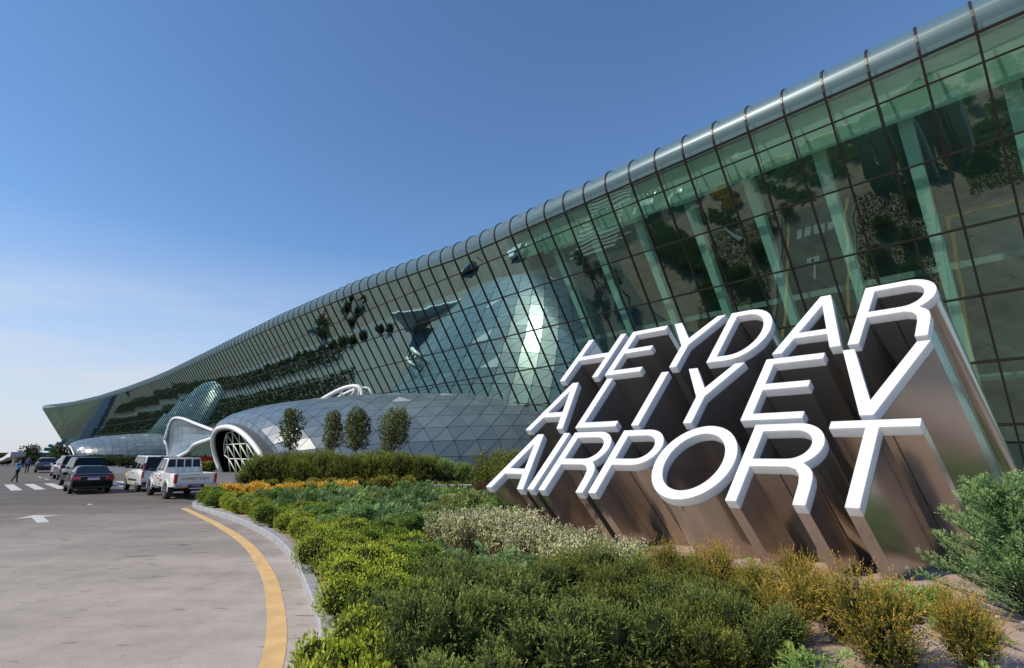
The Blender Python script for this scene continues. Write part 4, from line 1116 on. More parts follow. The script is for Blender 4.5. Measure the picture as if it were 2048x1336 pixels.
# ------------------------------------------------------------------ planting
def unit(a): return a / np.maximum(1e-9, np.linalg.norm(a, axis=-1, keepdims=True))
class Fol:
    def __init__(s, seed): s.r = np.random.default_rng(seed); s.V = []; s.F = []; s.var = []; s.mi = []; s.n = 0
    def leaves(s, P, D, L, W, var, side=None, mi=0, bend=.0):
        n = len(P); D = unit(D); ref = s.r.normal(size=(n, 3)) if side is None else side
        S = unit(np.cross(D, ref)); L = np.broadcast_to(L, n)[:, None]; W = np.broadcast_to(W, n)[:, None]
        up = unit(np.cross(S, D)) * L * bend
        v = np.stack([P, P + D * L * .45 + S * W / 2 + up, P + D * L, P + D * L * .45 - S * W / 2 + up], 1).reshape(-1, 3)
        f = np.arange(4 * n).reshape(n, 4) + s.n
        s.V.append(v); s.F += f.tolist(); s.n += 4 * n; s.var.append(np.broadcast_to(var, n)); s.mi += [mi] * n
    def mb(s, m, var=.0, mi=1):
        k = s.n; s.V.append(np.array([tuple(q) for q in m.v], dtype=float)); s.F += [tuple(i + k for i in f) for f in m.f]; s.n += len(m.v); s.var.append(np.full(len(m.f), var)); s.mi += [mi] * len(m.f)
    def core(s, c, r, mi=0, var=0.0):
        n, k = 10, 6; vs = []; fs = []
        for j in range(k + 1):
            a = -math.pi * .25 + (math.pi * .75) * j / k
            for i in range(n):
                t = 2 * math.pi * i / n; vs.append((c[0] + r[0] * math.cos(a) * math.cos(t), c[1] + r[1] * math.cos(a) * math.sin(t), max(.0, c[2] + r[2] * math.sin(a))))
        for j in range(k):
            for i in range(n): fs.append((j * n + i, j * n + (i + 1) % n, (j + 1) * n + (i + 1) % n, (j + 1) * n + i))
        m = MB(); m.v = vs; m.f = fs; s.mb(m, var, mi)
    def build(s, name, mats, parent=None):
        return raw(name, np.concatenate(s.V), s.F, mats, parent, False, np.clip(np.concatenate(s.var), 0, 1), s.mi)
def blob_surface(r, blobs, n, zmin=.02):
    """random points and normals on the outside of a union of ellipsoid blobs"""
    b = np.array(blobs, float); a = b[:, 3] * b[:, 4] + b[:, 5] * b[:, 3]; idx = r.choice(len(b), n, p=a / a.sum())
    d = unit(r.normal(size=(n, 3))); c = b[idx, :3]; rad = b[idx, 3:6]
    P = c + d * rad; N = unit(d / rad); keep = P[:, 2] > zmin
    for k in range(len(b)):
        q = (P - b[k, :3]) / b[k, 3:6]; keep &= (np.einsum('ij,ij->i', q, q) > .86) | (idx == k)
    return P[keep], N[keep]
def lumps(r, n, R_, H_, rb, flat=.8):
    out = [(0, 0, H_ * .3, R_ * .58, R_ * .58, H_ * .48)]
    for i in range(n):
        t = 2 * math.pi * i / n + r.uniform(-.3, .3); d = R_ * r.uniform(.35, .68); q = rb * r.uniform(.75, 1.2)
        out.append((d * math.cos(t), d * math.sin(t), H_ * r.uniform(.26, .82), q, q, q * flat))
    return out
def mound(seed, R_, H_, n, L, W, mat, mats2='twig', upness=.5, lum=9, rb=.3):
    f = Fol(seed); r = f.r; bl = lumps(r, lum, R_, H_, rb); P, N = blob_surface(r, bl, n * 2); P, N = P[:n], N[:n]
    for b in bl: f.core(b[:3], [b[3] * .78, b[4] * .78, b[5] * .78], 1, .04)
    D = N * .55 + r.normal(size=P.shape) * .55 + np.array([0, 0, upness])
    dep = r.uniform(-.09, .03, len(P)); P = P + N * dep[:, None]
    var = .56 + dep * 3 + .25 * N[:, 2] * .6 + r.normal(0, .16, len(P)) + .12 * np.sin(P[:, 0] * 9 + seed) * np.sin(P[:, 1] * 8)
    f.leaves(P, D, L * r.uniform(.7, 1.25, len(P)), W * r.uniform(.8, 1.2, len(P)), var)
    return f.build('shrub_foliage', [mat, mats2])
def twiggy(seed, R_, H_, n, tl, nn, nl, nw, mat, up=.7, lum=9, rb=.3, tipvar=.55, base=.18, flat=.95, spread=.45, cs=.68):
    """short shoots set with needles over a lumpy body (yew, pine, arborvitae)"""
    f = Fol(seed); r = f.r; bl = lumps(r, lum, R_, H_, rb, flat); P, N = blob_surface(r, bl, n * 2); P, N = P[:n], N[:n]; n = len(P)
    for b in bl: f.core(b[:3], [b[3] * cs, b[4] * cs, b[5] * cs], 1, .0)
    D = unit(N * .6 + np.array([0, 0, up]) + r.normal(size=P.shape) * spread); Ls = tl * r.uniform(.6, 1.3, n)
    P = P - N * r.uniform(.02, .12, n)[:, None]
    t = (np.arange(nn) + .5) / nn
    PP = P[:, None] + D[:, None] * (Ls[:, None] * t)[:, :, None]
    rn = unit(r.normal(size=(n, nn, 3))); side = unit(rn - (rn * D[:, None]).sum(-1, keepdims=True) * D[:, None])
    DD = side * (.9 - .5 * t)[None, :, None] + D[:, None] * (.35 + .7 * t)[None, :, None]
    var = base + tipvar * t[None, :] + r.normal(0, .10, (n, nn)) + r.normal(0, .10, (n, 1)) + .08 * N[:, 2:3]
    ln = nl * r.uniform(.75, 1.2, (n, nn)) * (1.05 - .35 * t)[None, :]
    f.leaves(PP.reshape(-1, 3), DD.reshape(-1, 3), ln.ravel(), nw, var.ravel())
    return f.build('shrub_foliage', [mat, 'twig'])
def juniper(seed, R_, H_, nb, mat, lean=(0, 0), leafL=.045, leafW=.011, tw=11, nl=6, droop=.25):
    """spreading juniper: arching boughs carrying flat feathery sprays"""
    f = Fol(seed); r = f.r
    f.core((0, 0, H_ * .2), (R_ * .6, R_ * .6, H_ * .35), 1, .0)
    for b in range(nb):
        t = r.uniform(0, 2 * math.pi); el = r.uniform(.15, .95); Lb = R_ * r.uniform(.55, 1.1) * (1 - .25 * el)
        d0 = np.array([math.cos(t) * math.cos(el) + lean[0], math.sin(t) * math.cos(el) + lean[1], math.sin(el)]); d0 /= np.linalg.norm(d0)
        st = np.array([math.cos(t), math.sin(t), 0]) * R_ * r.uniform(0, .35) + np.array([0, 0, H_ * r.uniform(.05, .5)])
        u = np.linspace(0, 1, 12)[:, None]
        path = st + d0 * u * Lb + np.array([0, 0, -1]) * (u ** 2) * Lb * droop + np.array([0, 0, 1]) * np.sin(u * 3.14) * .06
        path[:, 2] = np.maximum(path[:, 2], .04)
        hz = unit(np.cross(d0, [0, 0, 1]) + r.normal(0, .25, 3)[None])[0]
        for sgn in (-1, 1, 0):
            uu = np.linspace(.18, 1, tw); pb = np.stack([np.interp(uu, u[:, 0], path[:, k]) for k in range(3)], 1)
            tang = unit(np.gradient(pb, axis=0))
            if sgn == 0:
                dirs = tang + np.array([0, 0, .35]) + r.normal(0, .2, pb.shape); ll = .09 * R_ / .7 * np.ones(tw)
            else:
                dirs = tang * .85 + hz * sgn * .75 + np.array([0, 0, .18]) + r.normal(0, .14, pb.shape); ll = .30 * R_ * (1.08 - uu) * r.uniform(.7, 1.2, tw) + .05
            dirs = unit(dirs)
            s = (np.arange(nl) + .3) / nl
            PP = pb[:, None] + dirs[:, None] * (ll[:, None] * s[None])[:, :, None]
            PP = PP + r.normal(0, .006, PP.shape); PP[:, :, 2] = np.maximum(PP[:, :, 2], .02)
            DD = dirs[:, None] + r.normal(0, .38, PP.shape)
            var = .22 + .28 * s[None, :] + .30 * uu[:, None] + r.normal(0, .10, (tw, nl)) + r.normal(0, .07)
            f.leaves(PP.reshape(-1, 3), DD.reshape(-1, 3), leafL * r.uniform(.8, 1.3, tw * nl), leafW * r.uniform(.8, 1.3, tw * nl), var.ravel())
        m = MB(); m.tube([tuple(p) for p in path[::3]], [.010, .008, .006, .003], 4); f.mb(m, 0, 1)
    return f.build('shrub_foliage', [mat, 'twig'])
def stemmy(seed, R_, H_, ns, mat, L=.042, W=.026, per=34):
    """upright stems set with small variegated leaves"""
    f = Fol(seed); r = f.r
    for k in range(ns):
        t = r.uniform(0, 2 * math.pi); q = R_ * math.sqrt(r.uniform(0, 1)); b = np.array([q * .55 * math.cos(t), q * .55 * math.sin(t), 0]); e = np.array([q * math.cos(t), q * math.sin(t), H_ * r.uniform(.6, 1.08)])
        u = r.uniform(.03, 1, per) ** .85; P = b + (e - b) * u[:, None] + r.normal(0, .022, (per, 3))
        D = unit(r.normal(size=(per, 3)) * .8 + np.array([0, 0, .5])); var = .35 + .35 * u + r.normal(0, .2, per)
        f.leaves(P, D, L * r.uniform(.7, 1.2, per), W * r.uniform(.8, 1.2, per), var)
        m = MB(); m.tube([tuple(b), tuple((b + e) / 2 + r.normal(0, .015, 3)), tuple(e)], [.008, .006, .003], 4); f.mb(m, 0, 1)
        for _ in range(3):
            u0 = r.uniform(.3, .85); p = b + (e - b) * u0; d = unit(np.array([[r.normal(), r.normal(), .7]]))[0]; ll = r.uniform(.1, .2); c = 10
            uu = r.uniform(.2, 1, c); f.leaves(p + d * ll * uu[:, None] + r.normal(0, .012, (c, 3)), unit(r.normal(size=(c, 3)) + d), L * r.uniform(.7, 1.1, c), W, .45 + r.normal(0, .22, c))
    return f.build('shrub_foliage', [mat, 'twig'])
def put(proto, used, name, x, y, z, s, rz, label, cat, group, mat=None, sz=None):
    o = proto if proto not in used else proto.copy()
    if proto in used: COL.objects.link(o)
    used.add(proto)
    o.name = name; o.location = (x, y, z); o.scale = (s, s, sz or s); o.rotation_euler = (0, 0, rz)
    tag(o, label, cat, group)
    if mat:
        o.material_slots[0].link = 'OBJECT'; o.material_slots[0].material = MATS[mat]
    return o
USED = set(); RV = random.Random(12); BZ = .10
def kerb_at(y):
    best = min((p for p in KP if p.x < 3), key=lambda p: abs(p.y - y)); return best
# 1. bright green mounds along the kerb
mp = [mound(31 + k, .62, .52, 6500, .036, .017, 'leaf_lime', upness=.4, lum=9, rb=.26) for k in range(3)]
ys = [21.6, 20.5, 19.4, 18.4, 17.4, 16.4, 15.4, 14.3, 13.3, 12.3, 11.3, 10.4, 9.5, 8.7, 7.9, 7.1, 6.35, 5.6, 4.9]
ii = [i for i, p in enumerate(KP)]
for k, y in enumerate(ys):
    j = min((i for i in range(len(KP)) if KP[i].y > 2 and i < 170 and KP[i].y < 24), key=lambda i: abs(KP[i].y - y) + (0 if KP[i].x < 0 else 50))
    t = (KP[j + 1] - KP[j - 1]).normalized(); n_ = Vector((t.y, -t.x)); c = KP[j] + n_ * (.66 + RV.uniform(-.05, .08))
    mt = ['leaf_lime', 'leaf_lime', 'leaf_green', 'leaf_lime', 'leaf_lime'][k % 5] if k > 1 else 'leaf_green'
    put(mp[k % 3], USED, 'mound_shrub', c.x, c.y, BZ - .02, RV.uniform(.92, 1.12), RV.uniform(0, 6), f'rounded bright green shrub along the kerb, {ORD[k]} counting from the kerb tip by the pickup', 'shrub', 'green mounds along the kerb', mt)
    if k >= 6:
        c2 = KP[j] + n_ * (1.55 + RV.uniform(-.1, .1))
        put(mp[(k + 1) % 3], USED, 'mound_shrub', c2.x, c2.y, BZ - .02, RV.uniform(.85, 1.1), RV.uniform(0, 6), f'green shrub in the second line from the kerb, {ORD[k - 6]} counting from its far end', 'shrub', 'second line of green mounds', ['leaf_green', 'leaf_lime', 'leaf_green'][k % 3]) if y > 7.0 else None
# 2. feathery junipers
jp = [juniper(50 + k, .95, .55, 46, 'leaf_juniper', lean=(-.45, .1), leafL=.085, leafW=.021, tw=12, nl=6) for k in range(3)]
rows = [('front', 12.2, [-3.4, -2.1, -.9]), ('second', 13.9, [-4.4, -3.0, -1.6, -.2]), ('third', 15.8, [-6.0, -4.5, -3.0, -1.5, .0]), ('fourth', 17.9, [-7.7, -6.1, -4.5, -2.9, -1.3]), ('back', 20.3, [-8.6, -7.0, -5.3, -3.6, -1.9, -.3])]
jm = ['leaf_juniper', 'leaf_juniper_green', 'leaf_juniper', 'leaf_olive_juniper', 'leaf_juniper_green']
for rn, y, xs in rows:
    for k, x in enumerate(xs):
        i = RV.randrange(3)
        put(jp[i], USED, 'juniper_shrub', x + RV.uniform(-.25, .25), y + RV.uniform(-.35, .35), BZ, RV.uniform(.95, 1.25), RV.uniform(-.5, .5), f'low feathery juniper, {ORD[k]} from the left in the {rn} row of the juniper patch', 'shrub', 'spreading junipers', jm[(k + len(rn)) % 5] if rn not in ('back',) else jm[k % 3])
# 3. cream variegated shrubs in front of the letters' lower left
sp_ = [stemmy(70 + k, .52, .78, 80, 'leaf_cream', L=.046, W=.03, per=44) for k in range(2)]
for k, (x, y, s) in enumerate(((-.95, 10.6, 1.0), (-.15, 10.2, 1.05), (.55, 9.6, .95), (1.15, 9.1, .85), (1.75, 8.6, .78), (-.45, 11.2, 1.0), (-1.3, 11.3, .95), (.15, 10.9, 1.0), (.85, 8.75, .8), (.2, 9.4, .85))):
    put(sp_[k % 2], USED, 'variegated_shrub', x, y, BZ, s, RV.uniform(0, 6), f'cream variegated shrub below the sign, {ORD[k]} of the cream clump', 'shrub', 'cream shrubs')
# 4. dark yews in the near foreground
yp = [twiggy(80 + k, .62, .62, 2500, .12, 16, .030, .008, 'leaf_yew', up=.45, lum=20, rb=.19, spread=.5, tipvar=.68, base=.13) for k in range(3)]
for k, (x, y, s) in enumerate(((-.75, 6.3, 1.0), (.05, 6.55, 1.05), (-.95, 5.45, 1.05), (-.15, 5.6, 1.1), (.55, 5.8, .95), (-.6, 4.7, 1.05), (.25, 4.75, 1.1), (.95, 4.95, .9), (-.3, 3.9, .9))):
    put(yp[k % 3], USED, 'yew_shrub', x, y, BZ - .02, s * .95, RV.uniform(0, 6), f'dark green needle shrub in the near foreground, {ORD[k]} from the back left', 'shrub', 'dark foreground shrubs', None, s * RV.uniform(.82, 1.22))
gp = [mound(95, .5, .46, 3600, .05, .02, 'leaf_lime', upness=.8, lum=8, rb=.22)]
for k, (x, y, s) in enumerate(((-1.35, 4.75, 1.0), (-1.2, 4.1, 1.0))):
    put(gp[0], USED, 'leafy_shrub', x, y, BZ - .04, s, RV.uniform(0, 6), ['light green leafy shrub at the bottom edge beside the kerb, farther one', 'light green leafy shrub at the bottom edge beside the kerb, nearer one'][k], 'shrub', 'leafy foreground shrubs')
# 5. olive shrubs with bronze tips in front of the letters
op = [twiggy(110 + k, .55, .58, 1700, .16, 15, .030, .008, 'leaf_olive', up=.8, lum=16, rb=.17, base=.15, tipvar=.65) for k in range(2)]
bp_ = [twiggy(120 + k, .34, .62, 1000, .24, 18, .028, .009, 'leaf_bronze', up=1.1, lum=12, rb=.13, base=.04, tipvar=.82, flat=1.3, cs=.35, spread=.6) for k in range(2)]
for k, (x, y, s) in enumerate(((.75, 7.35, .95), (1.35, 7.0, 1.0), (1.9, 6.75, .95), (1.15, 6.2, 1.0), (1.75, 5.85, .95), (2.35, 6.15, .9), (1.6, 5.0, .85), (2.3, 5.3, .8))):
    put(op[k % 2], USED, 'olive_shrub', x, y, BZ - .02, s, RV.uniform(0, 6), f'olive green bushy shrub in front of the letters, {ORD[k]} of the olive clump', 'shrub', 'olive shrubs', ['leaf_olive', 'leaf_yew', 'leaf_olive'][k % 3], s * RV.uniform(.8, 1.2))
for k, (x, y, s) in enumerate(((2.55, 6.95, .9), (2.95, 6.6, 1.0), (3.5, 6.7, .85), (2.8, 5.75, .95), (3.35, 5.75, .8), (3.25, 5.0, 1.05), (4.05, 5.05, .8), (2.05, 7.35, .9))):
    put(bp_[k % 2], USED, 'bronze_shrub', x, y, BZ - .02, s, RV.uniform(0, 6), f'upright bronze tipped shrub on the bare soil, {ORD[k]} of the bronze group', 'shrub', 'bronze tipped shrubs', None, s * RV.uniform(.8, 1.25))
# 6. juniper sprigs and the tall juniper at the right edge
js = juniper(140, .55, .30, 26, 'leaf_juniper_green', leafL=.05, leafW=.012, tw=9, nl=5)
for k, (x, y, s) in enumerate(((4.4, 6.5, .9), (5.0, 6.9, .9), (3.9, 7.2, .7), (4.7, 5.9, .6), (2.4, 4.55, .8), (2.9, 8.3, .7), (.9, 8.2, .9), (3.7, 4.3, .7))):
    put(js, USED, 'juniper_sprig', x, y, BZ, s, RV.uniform(0, 6), f'small low juniper on the soil near the letters, {ORD[k]} of the scattered ones', 'shrub', 'small scattered junipers')
def tall_juniper(seed, H_, R_, mat):
    f = Fol(seed); r = f.r
    root = empty('juniper_tree', (5.85, 6.35, BZ), 0, 'tall blue-green juniper at the right edge in front of the letters', 'tree')
    m = MB(); m.tube([(0, 0, 0), (.03, .02, H_ * .5), (0, 0, H_ * .92)], [.05, .035, .01], 7); m.build('trunk', 'bark', root, True)
    for b in range(150):
        h = r.uniform(.03, .97); t = r.uniform(0, 2 * math.pi); Lb = (R_ * (1 - h) ** .65 + .14) * r.uniform(.7, 1.15); el = r.uniform(.1, .75)
        d0 = np.array([math.cos(t) * math.cos(el), math.sin(t) * math.cos(el), math.sin(el)]); st = np.array([0, 0, h * H_ * .9])
        u = np.linspace(0, 1, 10)[:, None]; path = st + d0 * u * Lb + np.array([0, 0, 1]) * (u ** 2) * Lb * .12
        hz = unit((np.cross(d0, [0, 0, 1]) + r.normal(0, .4, 3))[None])[0]
        for sgn in (-1, 1, 0, .5):
            tw = 11; nl = 7; uu = np.linspace(.15, 1, tw); pb = np.stack([np.interp(uu, u[:, 0], path[:, k]) for k in range(3)], 1); tang = unit(np.gradient(pb, axis=0))
            dirs = unit(tang * .8 + hz * sgn * .8 + np.array([0, 0, .25 if sgn in (-1, 1) else .7]) + r.normal(0, .25, pb.shape)); ll = .20 * (1.15 - uu) * r.uniform(.7, 1.2, tw) + .04
            s = (np.arange(nl) + .3) / nl; PP = pb[:, None] + dirs[:, None] * (ll[:, None] * s[None])[:, :, None] + r.normal(0, .006, (tw, nl, 3)); DD = dirs[:, None] + r.normal(0, .4, PP.shape)
            var = .2 + .3 * s[None, :] + .28 * uu[:, None] + r.normal(0, .1, (tw, nl)) + r.normal(0, .06)
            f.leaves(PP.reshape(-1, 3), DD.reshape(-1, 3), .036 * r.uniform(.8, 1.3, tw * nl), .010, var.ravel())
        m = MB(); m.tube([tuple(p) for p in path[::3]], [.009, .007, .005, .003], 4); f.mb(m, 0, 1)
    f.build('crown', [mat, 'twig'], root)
tall_juniper(151, 1.68, .85, 'leaf_tall')
# 7. yellow-orange flowers behind the kerb tip, yellow-green low hedge, pine hedge
fl = [mound(160 + k, .55, .34, 1500, .075, .05, 'leaf_flower', upness=.9, lum=8, rb=.2) for k in range(2)]
k = 0
for rowy, xs in ((22.9, [-11.9, -11.0, -10.1, -9.2]), (23.8, [-12.1, -11.2, -10.3, -9.4, -8.5, -7.6]), (24.9, [-8.6, -7.7])):
    for x in xs:
        put(fl[k % 2], USED, 'flower_clump', x + RV.uniform(-.15, .15), rowy + RV.uniform(-.15, .15), BZ, RV.uniform(1.0, 1.2), RV.uniform(0, 6), f'clump of yellow-orange flowers behind the kerb tip, {ORD[k]} of the flower strip', 'flowers', 'yellow-orange flower strip', None, RV.uniform(1.35, 1.6)); k += 1
yg = [mound(170 + k, .8, .62, 2200, .07, .035, 'leaf_yellowgreen', upness=.5, lum=10, rb=.3) for k in range(2)]
for k, (x, y, s) in enumerate(((-8.6, 26.6, .95), (-7.6, 26.6, 1.05), (-6.6, 26.4, 1.1), (-5.5, 26.3, 1.1), (-10.0, 27.6, .9), (-11.4, 27.6, .85), (-12.6, 27.2, .8), (-9.4, 26.2, .8))):
    put(yg[k % 2], USED, 'low_hedge_shrub', x, y, BZ, s, RV.uniform(0, 6), f'yellow-green low hedge shrub below the pine hedge, {ORD[k]} of its group', 'shrub', 'yellow-green low hedge')
pp = [twiggy(180 + k, 1.0, 1.65, 900, .34, 12, .15, .022, 'leaf_pine', up=1.0, lum=14, rb=.42, base=.12, tipvar=.6, flat=1.1) for k in range(3)]
k = 0
for rowy, xs, s0 in ((31.6, [-15.2, -13.8, -12.4, -11.0, -9.6, -8.2, -6.8, -5.4], 1.0), (33.4, [-15.6, -14.1, -12.6, -11.1, -9.6, -8.1, -6.6, -5.2], 1.06)):
    for x in xs:
        put(pp[k % 3], USED, 'pine_shrub', x + RV.uniform(-.2, .2), rowy + RV.uniform(-.25, .25), BZ, s0 * RV.uniform(.88, 1.05), RV.uniform(0, 6), f'dark green pine shrub in the {"front" if rowy < 32 else "rear"} row of the hedge, {ORD[k % 8]} from the left', 'shrub', 'pine hedge'); k += 1
for k, (x, y, s) in enumerate(((-4.0, 33.0, .85), (-2.9, 33.0, .7), (-1.9, 32.6, .62))):
    put(pp[k % 3], USED, 'pine_shrub', x, y, BZ, s, RV.uniform(0, 6), f'lower green shrub at the right end of the pine hedge, {ORD[k]} from the left', 'shrub', 'pine hedge', 'leaf_juniper_green')
ol = stemmy(190, 1.2, 2.1, 90, 'leaf_olive', L=.11, W=.03, per=40)
put(ol, USED, 'olive_bush', -1.0, 25.5, BZ, 1.0, 0, 'loose grey-olive bush just left of the bottom row of letters', 'shrub', None)
ol2 = stemmy(191, 1.2, 2.1, 90, 'leaf_olive', L=.11, W=.03, per=40)
put(ol2, USED, 'olive_bush', -.1, 22.6, BZ, .8, 0, 'second grey-olive bush partly hidden by the first letter A', 'shrub', None)
ru = stemmy(195, .5, .75, 60, 'leaf_rust', L=.07, W=.02, per=30)
put(ru, USED, 'dry_bush', -1.15, 22.0, BZ, 1.05, 0, 'small dry rust-brown bush touching the first letter of the bottom row', 'shrub', None)

# trees before the dome
def tree(seed, label, x, y, H_, R_, mat, trunk=.45, nleaf=2900, L=.19, group='young trees in front of the dome', name='young_tree', lum=13, parent_z=BZ, skew=0):
    f = Fol(seed); r = f.r; root = empty(name, (x, y, parent_z), r.uniform(0, 6), label, 'tree', group)
    ht = H_ * trunk
    tr = [(0, 0, 0), (.03, .02, ht * .6), (.0, .04, ht), (.02, 0, H_ * .7), (0, 0, H_ * .93)]
    t = MB(); t.tube(tr, [.085, .07, .06, .035, .012], 8)
    bl = []
    for i in range(lum):
        h = (i + .5) / lum; prof = math.sin(math.pi * (.16 + .72 * h)) ** .8; a = i * 2.4 + r.uniform(-.4, .4); d = R_ * prof * r.uniform(.25, .62); q = R_ * r.uniform(.24, .50) * (.6 + .5 * prof)
        c = (d * math.cos(a), d * math.sin(a), ht * .92 + (H_ - ht) * (.06 + .86 * h)); bl.append((*c, q, q, q * 1.1))
        t.tube([(0, .02, max(ht * .8, c[2] - .5)), (c[0] * .5, c[1] * .5, c[2] - .2), c], [.03, .02, .008], 5)
    t.build('trunk', 'bark', root, True)
    b = np.array(bl); idx = r.integers(0, len(b), nleaf); d = unit(r.normal(size=(nleaf, 3))); rad = r.uniform(.35, 1.12, nleaf) ** .6
    P = b[idx, :3] + d * b[idx, 3:6] * rad[:, None]
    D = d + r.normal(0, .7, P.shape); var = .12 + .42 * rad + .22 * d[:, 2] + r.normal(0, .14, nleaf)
    f.leaves(P, D, L * r.uniform(.6, 1.2, nleaf), L * .55, var)
    f.build('crown', [mat, 'twig'], root); return root
tree(201, 'slender young tree, leftmost of the four before the dome', -17.85, 42.0, 5.75, 1.15, 'leaf_tree')
tree(202, 'thin young tree, second from the left before the dome', -14.55, 42.4, 5.55, 1.0, 'leaf_tree', nleaf=2500)
tree(203, 'young tree with grey-green crown, third from the left before the dome', -12.2, 41.0, 5.6, 1.25, 'leaf_tree', nleaf=3500)
tree(204, 'widest young tree, rightmost of the four before the dome', -9.25, 41.0, 5.55, 1.7, 'leaf_tree', nleaf=4200)

# far left trees and bushes
tree(211, 'round dark tree left of the teal tower', -99.5, 108.5, 3.6, 2.3, 'leaf_far', .12, 2200, .34, 'round trees by the teal tower', 'round_tree', 14, 0)
tree(212, 'round dark tree right of the teal tower', -93.5, 108.5, 3.5, 2.2, 'leaf_far', .12, 2200, .34, 'round trees by the teal tower', 'round_tree', 14, 0)
fb = [twiggy(220 + k, 1.6, 1.3, 420, .35, 9, .22, .06, 'leaf_far', up=.9, lum=10, rb=.6) for k in range(2)]
k = 0
for i in range(15):
    s = 41 + i * 6.2; p = fac(s, 33.5 + RV.uniform(-1, 1)); k += 1
    put(fb[i % 2], USED, 'forecourt_shrub', p.x, p.y, .02, RV.uniform(.75, 1.15), RV.uniform(0, 6), f'dull green shrub of the far forecourt hedge, {ORD[i]} counting away from the near dome', 'shrub', 'far forecourt hedge')
for i in range(9):
    put(fb[i % 2], USED, 'verge_shrub', -118 + i * 4.4 + RV.uniform(-1, 1), 98 + (i % 3) * 3 - i * 1.0, 0, RV.uniform(.8, 1.3), RV.uniform(0, 6), f'low dull green bush on the distant verge, {ORD[i]} from the left', 'shrub', 'distant verge bushes')
yb = mound(230, 1.0, .9, 900, .14, .07, 'leaf_yellowgreen', lum=9, rb=.4)
put(yb, USED, 'yellow_bush', -34.6, 60.0, .02, 1.1, 0, 'yellow-green bush at the foot of the entrance arch', 'shrub', None)

# small stones on the bare soil
f = Fol(240); r = f.r; st = MB()
for k in range(220):
    x = r.uniform(2.0, 6.5); y = r.uniform(4.2, 9.2); q = r.uniform(.006, .022)
    st.box((x, y, .135), (q * 2, q * 1.6, q * 1.3), Matrix.Rotation(r.uniform(0, 6), 3, 'Z'))
tag(st.build('pebbles', 'pebble'), 'pale pebbles scattered on the bare soil', 'pebbles', None, 'stuff')

# planting behind the letters and beyond, mirrored in the leaning facade
k = 0
for s, d, sc_ in ((-52.5, 12, .9), (-54.5, 14, .9), (-52.3, 16, 1.0), (-54.8, 18, .95), (-52.6, 20.5, .9), (-55, 22, .95), (-53, 24.5, .85), (-55.2, 26.5, .8), (-42.2, 14, 1.0), (-40.5, 17, 1.1), (-42, 20, 1.1), (-40.2, 22.5, 1.1), (-42, 25.5, 1.05), (-38.5, 19, 1.1), (-38, 24, 1.1), (-36.6, 21.5, 1.1)):
    p = fac(s, d)
    put(pp[k % 3], USED, 'pine_shrub', p.x, p.y, .1, sc_, RV.uniform(0, 6), f'dark pine shrub behind the letters mirrored in the glass, {ORD[k]} of that planting', 'shrub', 'planting behind the letters'); k += 1
k = 0
for x, y, sc_ in ((8.2, 10.2, .9), (9.4, 11.6, 1.0), (10.6, 10.0, 1.0), (11.6, 12.0, 1.0), (9.0, 8.4, .8), (10.4, 7.6, .9), (12.0, 8.6, .9), (8.0, 6.0, .8), (7.6, 3.6, .9), (9.6, 4.6, 1.0), (6.2, 2.2, .9), (4.6, 1.2, .8), (3.0, 2.6, .7)):
    put(jp[k % 3], USED, 'juniper_shrub', x, y, BZ, sc_ * 1.3, RV.uniform(0, 6), f'spreading juniper right of the letters seen in the glass, {ORD[k]} of that patch', 'shrub', 'junipers right of the letters', jm[k % 5]); k += 1
# low garden beds far along the forecourt, one green mass
def garden(seed, s0, s1, d0, d1, n, name, label, sz=1.0, hh=1.0, mat='leaf_far'):
    f = Fol(seed); r = f.r; s = r.uniform(s0, s1, n); d = r.uniform(d0, d1, n)
    b = np.array([[*fac(a, q + dev(a))] for a, q in zip(s, d)])
    h = hh * .35 + hh * .5 * (np.sin(s * .31 + d * .2) * np.sin(d * .5 - s * .17) * .5 + .5) + r.uniform(0, .55, n) * hh
    P = np.column_stack([b, h * r.uniform(.35, 1, n)]); D = np.column_stack([r.normal(0, .6, n), r.normal(0, .6, n), r.uniform(.3, 1, n)])
    f.leaves(P, D, sz * r.uniform(.5, 1.0, n), sz * r.uniform(.35, .6, n), r.normal(.4, .22, n))
    return tag(f.build(name, [mat, 'twig']), label, 'planting', None, 'stuff')
garden(301, 48, 330, 13, 23, 15000, 'garden_planting', 'low green garden planting along the far terminal front')
garden(302, 62, 330, 27, 33.5, 9000, 'garden_planting', 'outer strip of low green planting by the far forecourt edge')

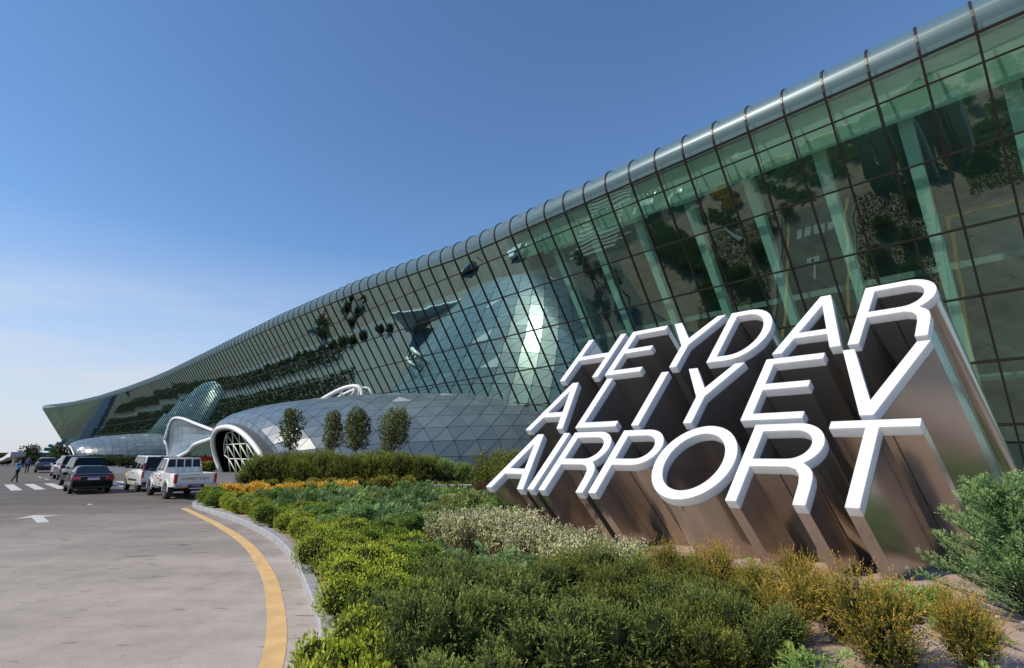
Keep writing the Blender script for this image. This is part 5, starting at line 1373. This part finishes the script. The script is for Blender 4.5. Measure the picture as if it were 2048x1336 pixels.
garden(303, -43.3, -35.5, 9, 31, 6000, 'ground_cover', 'green ground cover left of the service lane behind the letters', .32, .35, 'leaf_olive')
garden(304, -56.4, -51.0, 6, 30, 4500, 'ground_cover', 'green ground cover between service lane and paved strip', .32, .35, 'leaf_olive')
garden(305, -66, -59.5, 26, 31, 3000, 'ground_cover', 'green ground cover right of the letters', .26, .3, 'leaf_juniper_green')

for k, (x, y, s) in enumerate(((-1.1, 8.7, .62), (-.4, 8.4, .66), (.35, 8.2, .6), (-.95, 7.6, .62), (-.2, 7.5, .6), (-1.45, 9.5, .6))):
    put(jp[k % 3], USED, 'juniper_shrub', x, y, BZ, s, RV.uniform(0, 6), f'small grey-green juniper between dark shrubs and cream shrubs, {ORD[k]} of that patch', 'shrub', 'grey-green juniper patch', 'leaf_juniper')

for k, (x, y, s) in enumerate(((.2, 12.1, .75), (.9, 11.2, .6), (2.0, 9.6, .55), (2.7, 8.9, .5), (3.5, 8.1, .45), (1.5, 10.3, .5))):
    put(jp[k % 3], USED, 'juniper_shrub', x, y, BZ, s, RV.uniform(0, 6), f'small fresh green juniper against the foot of the letters, {ORD[k]} of those', 'shrub', 'junipers at the foot of the letters', 'leaf_juniper_green')
def bare_branch():
    r = random.Random(77); m = MB(); lf = Fol(78)
    root = empty('bare_shrub', (5.0, 4.75, .1), 0, 'nearly bare twiggy shrub at the bottom right corner', 'shrub')
    for i in range(9):
        a = r.uniform(0, 6.28); p = Vector((0, 0, 0)); d = Vector((math.cos(a) * .6, math.sin(a) * .6, 1)).normalized(); pts = [p]
        for k in range(5):
            d = (d + Vector((r.uniform(-.35, .35), r.uniform(-.35, .35), r.uniform(-.1, .2)))).normalized(); p = p + d * .11; pts.append(p)
            q = p + (d + Vector((r.uniform(-1, 1), r.uniform(-1, 1), .2))).normalized() * r.uniform(.06, .14); m.tube([p, q], [.004, .0015], 4)
            lf.leaves(np.array([tuple(q)] * 4) + lf.r.normal(0, .012, (4, 3)), lf.r.normal(size=(4, 3)), .028, .010, lf.r.uniform(.2, .9, 4))
        m.tube(pts, [.009, .008, .006, .005, .004, .002], 5)
    m.build('branches', 'bark', root); lf.build('leaves', ['leaf_olive', 'twig'], root)
bare_branch()

garden(306, -84, -64.5, 27, 42.5, 6000, 'ground_cover', 'green ground cover beyond the right edge beside the letters', .3, .35, 'leaf_olive')
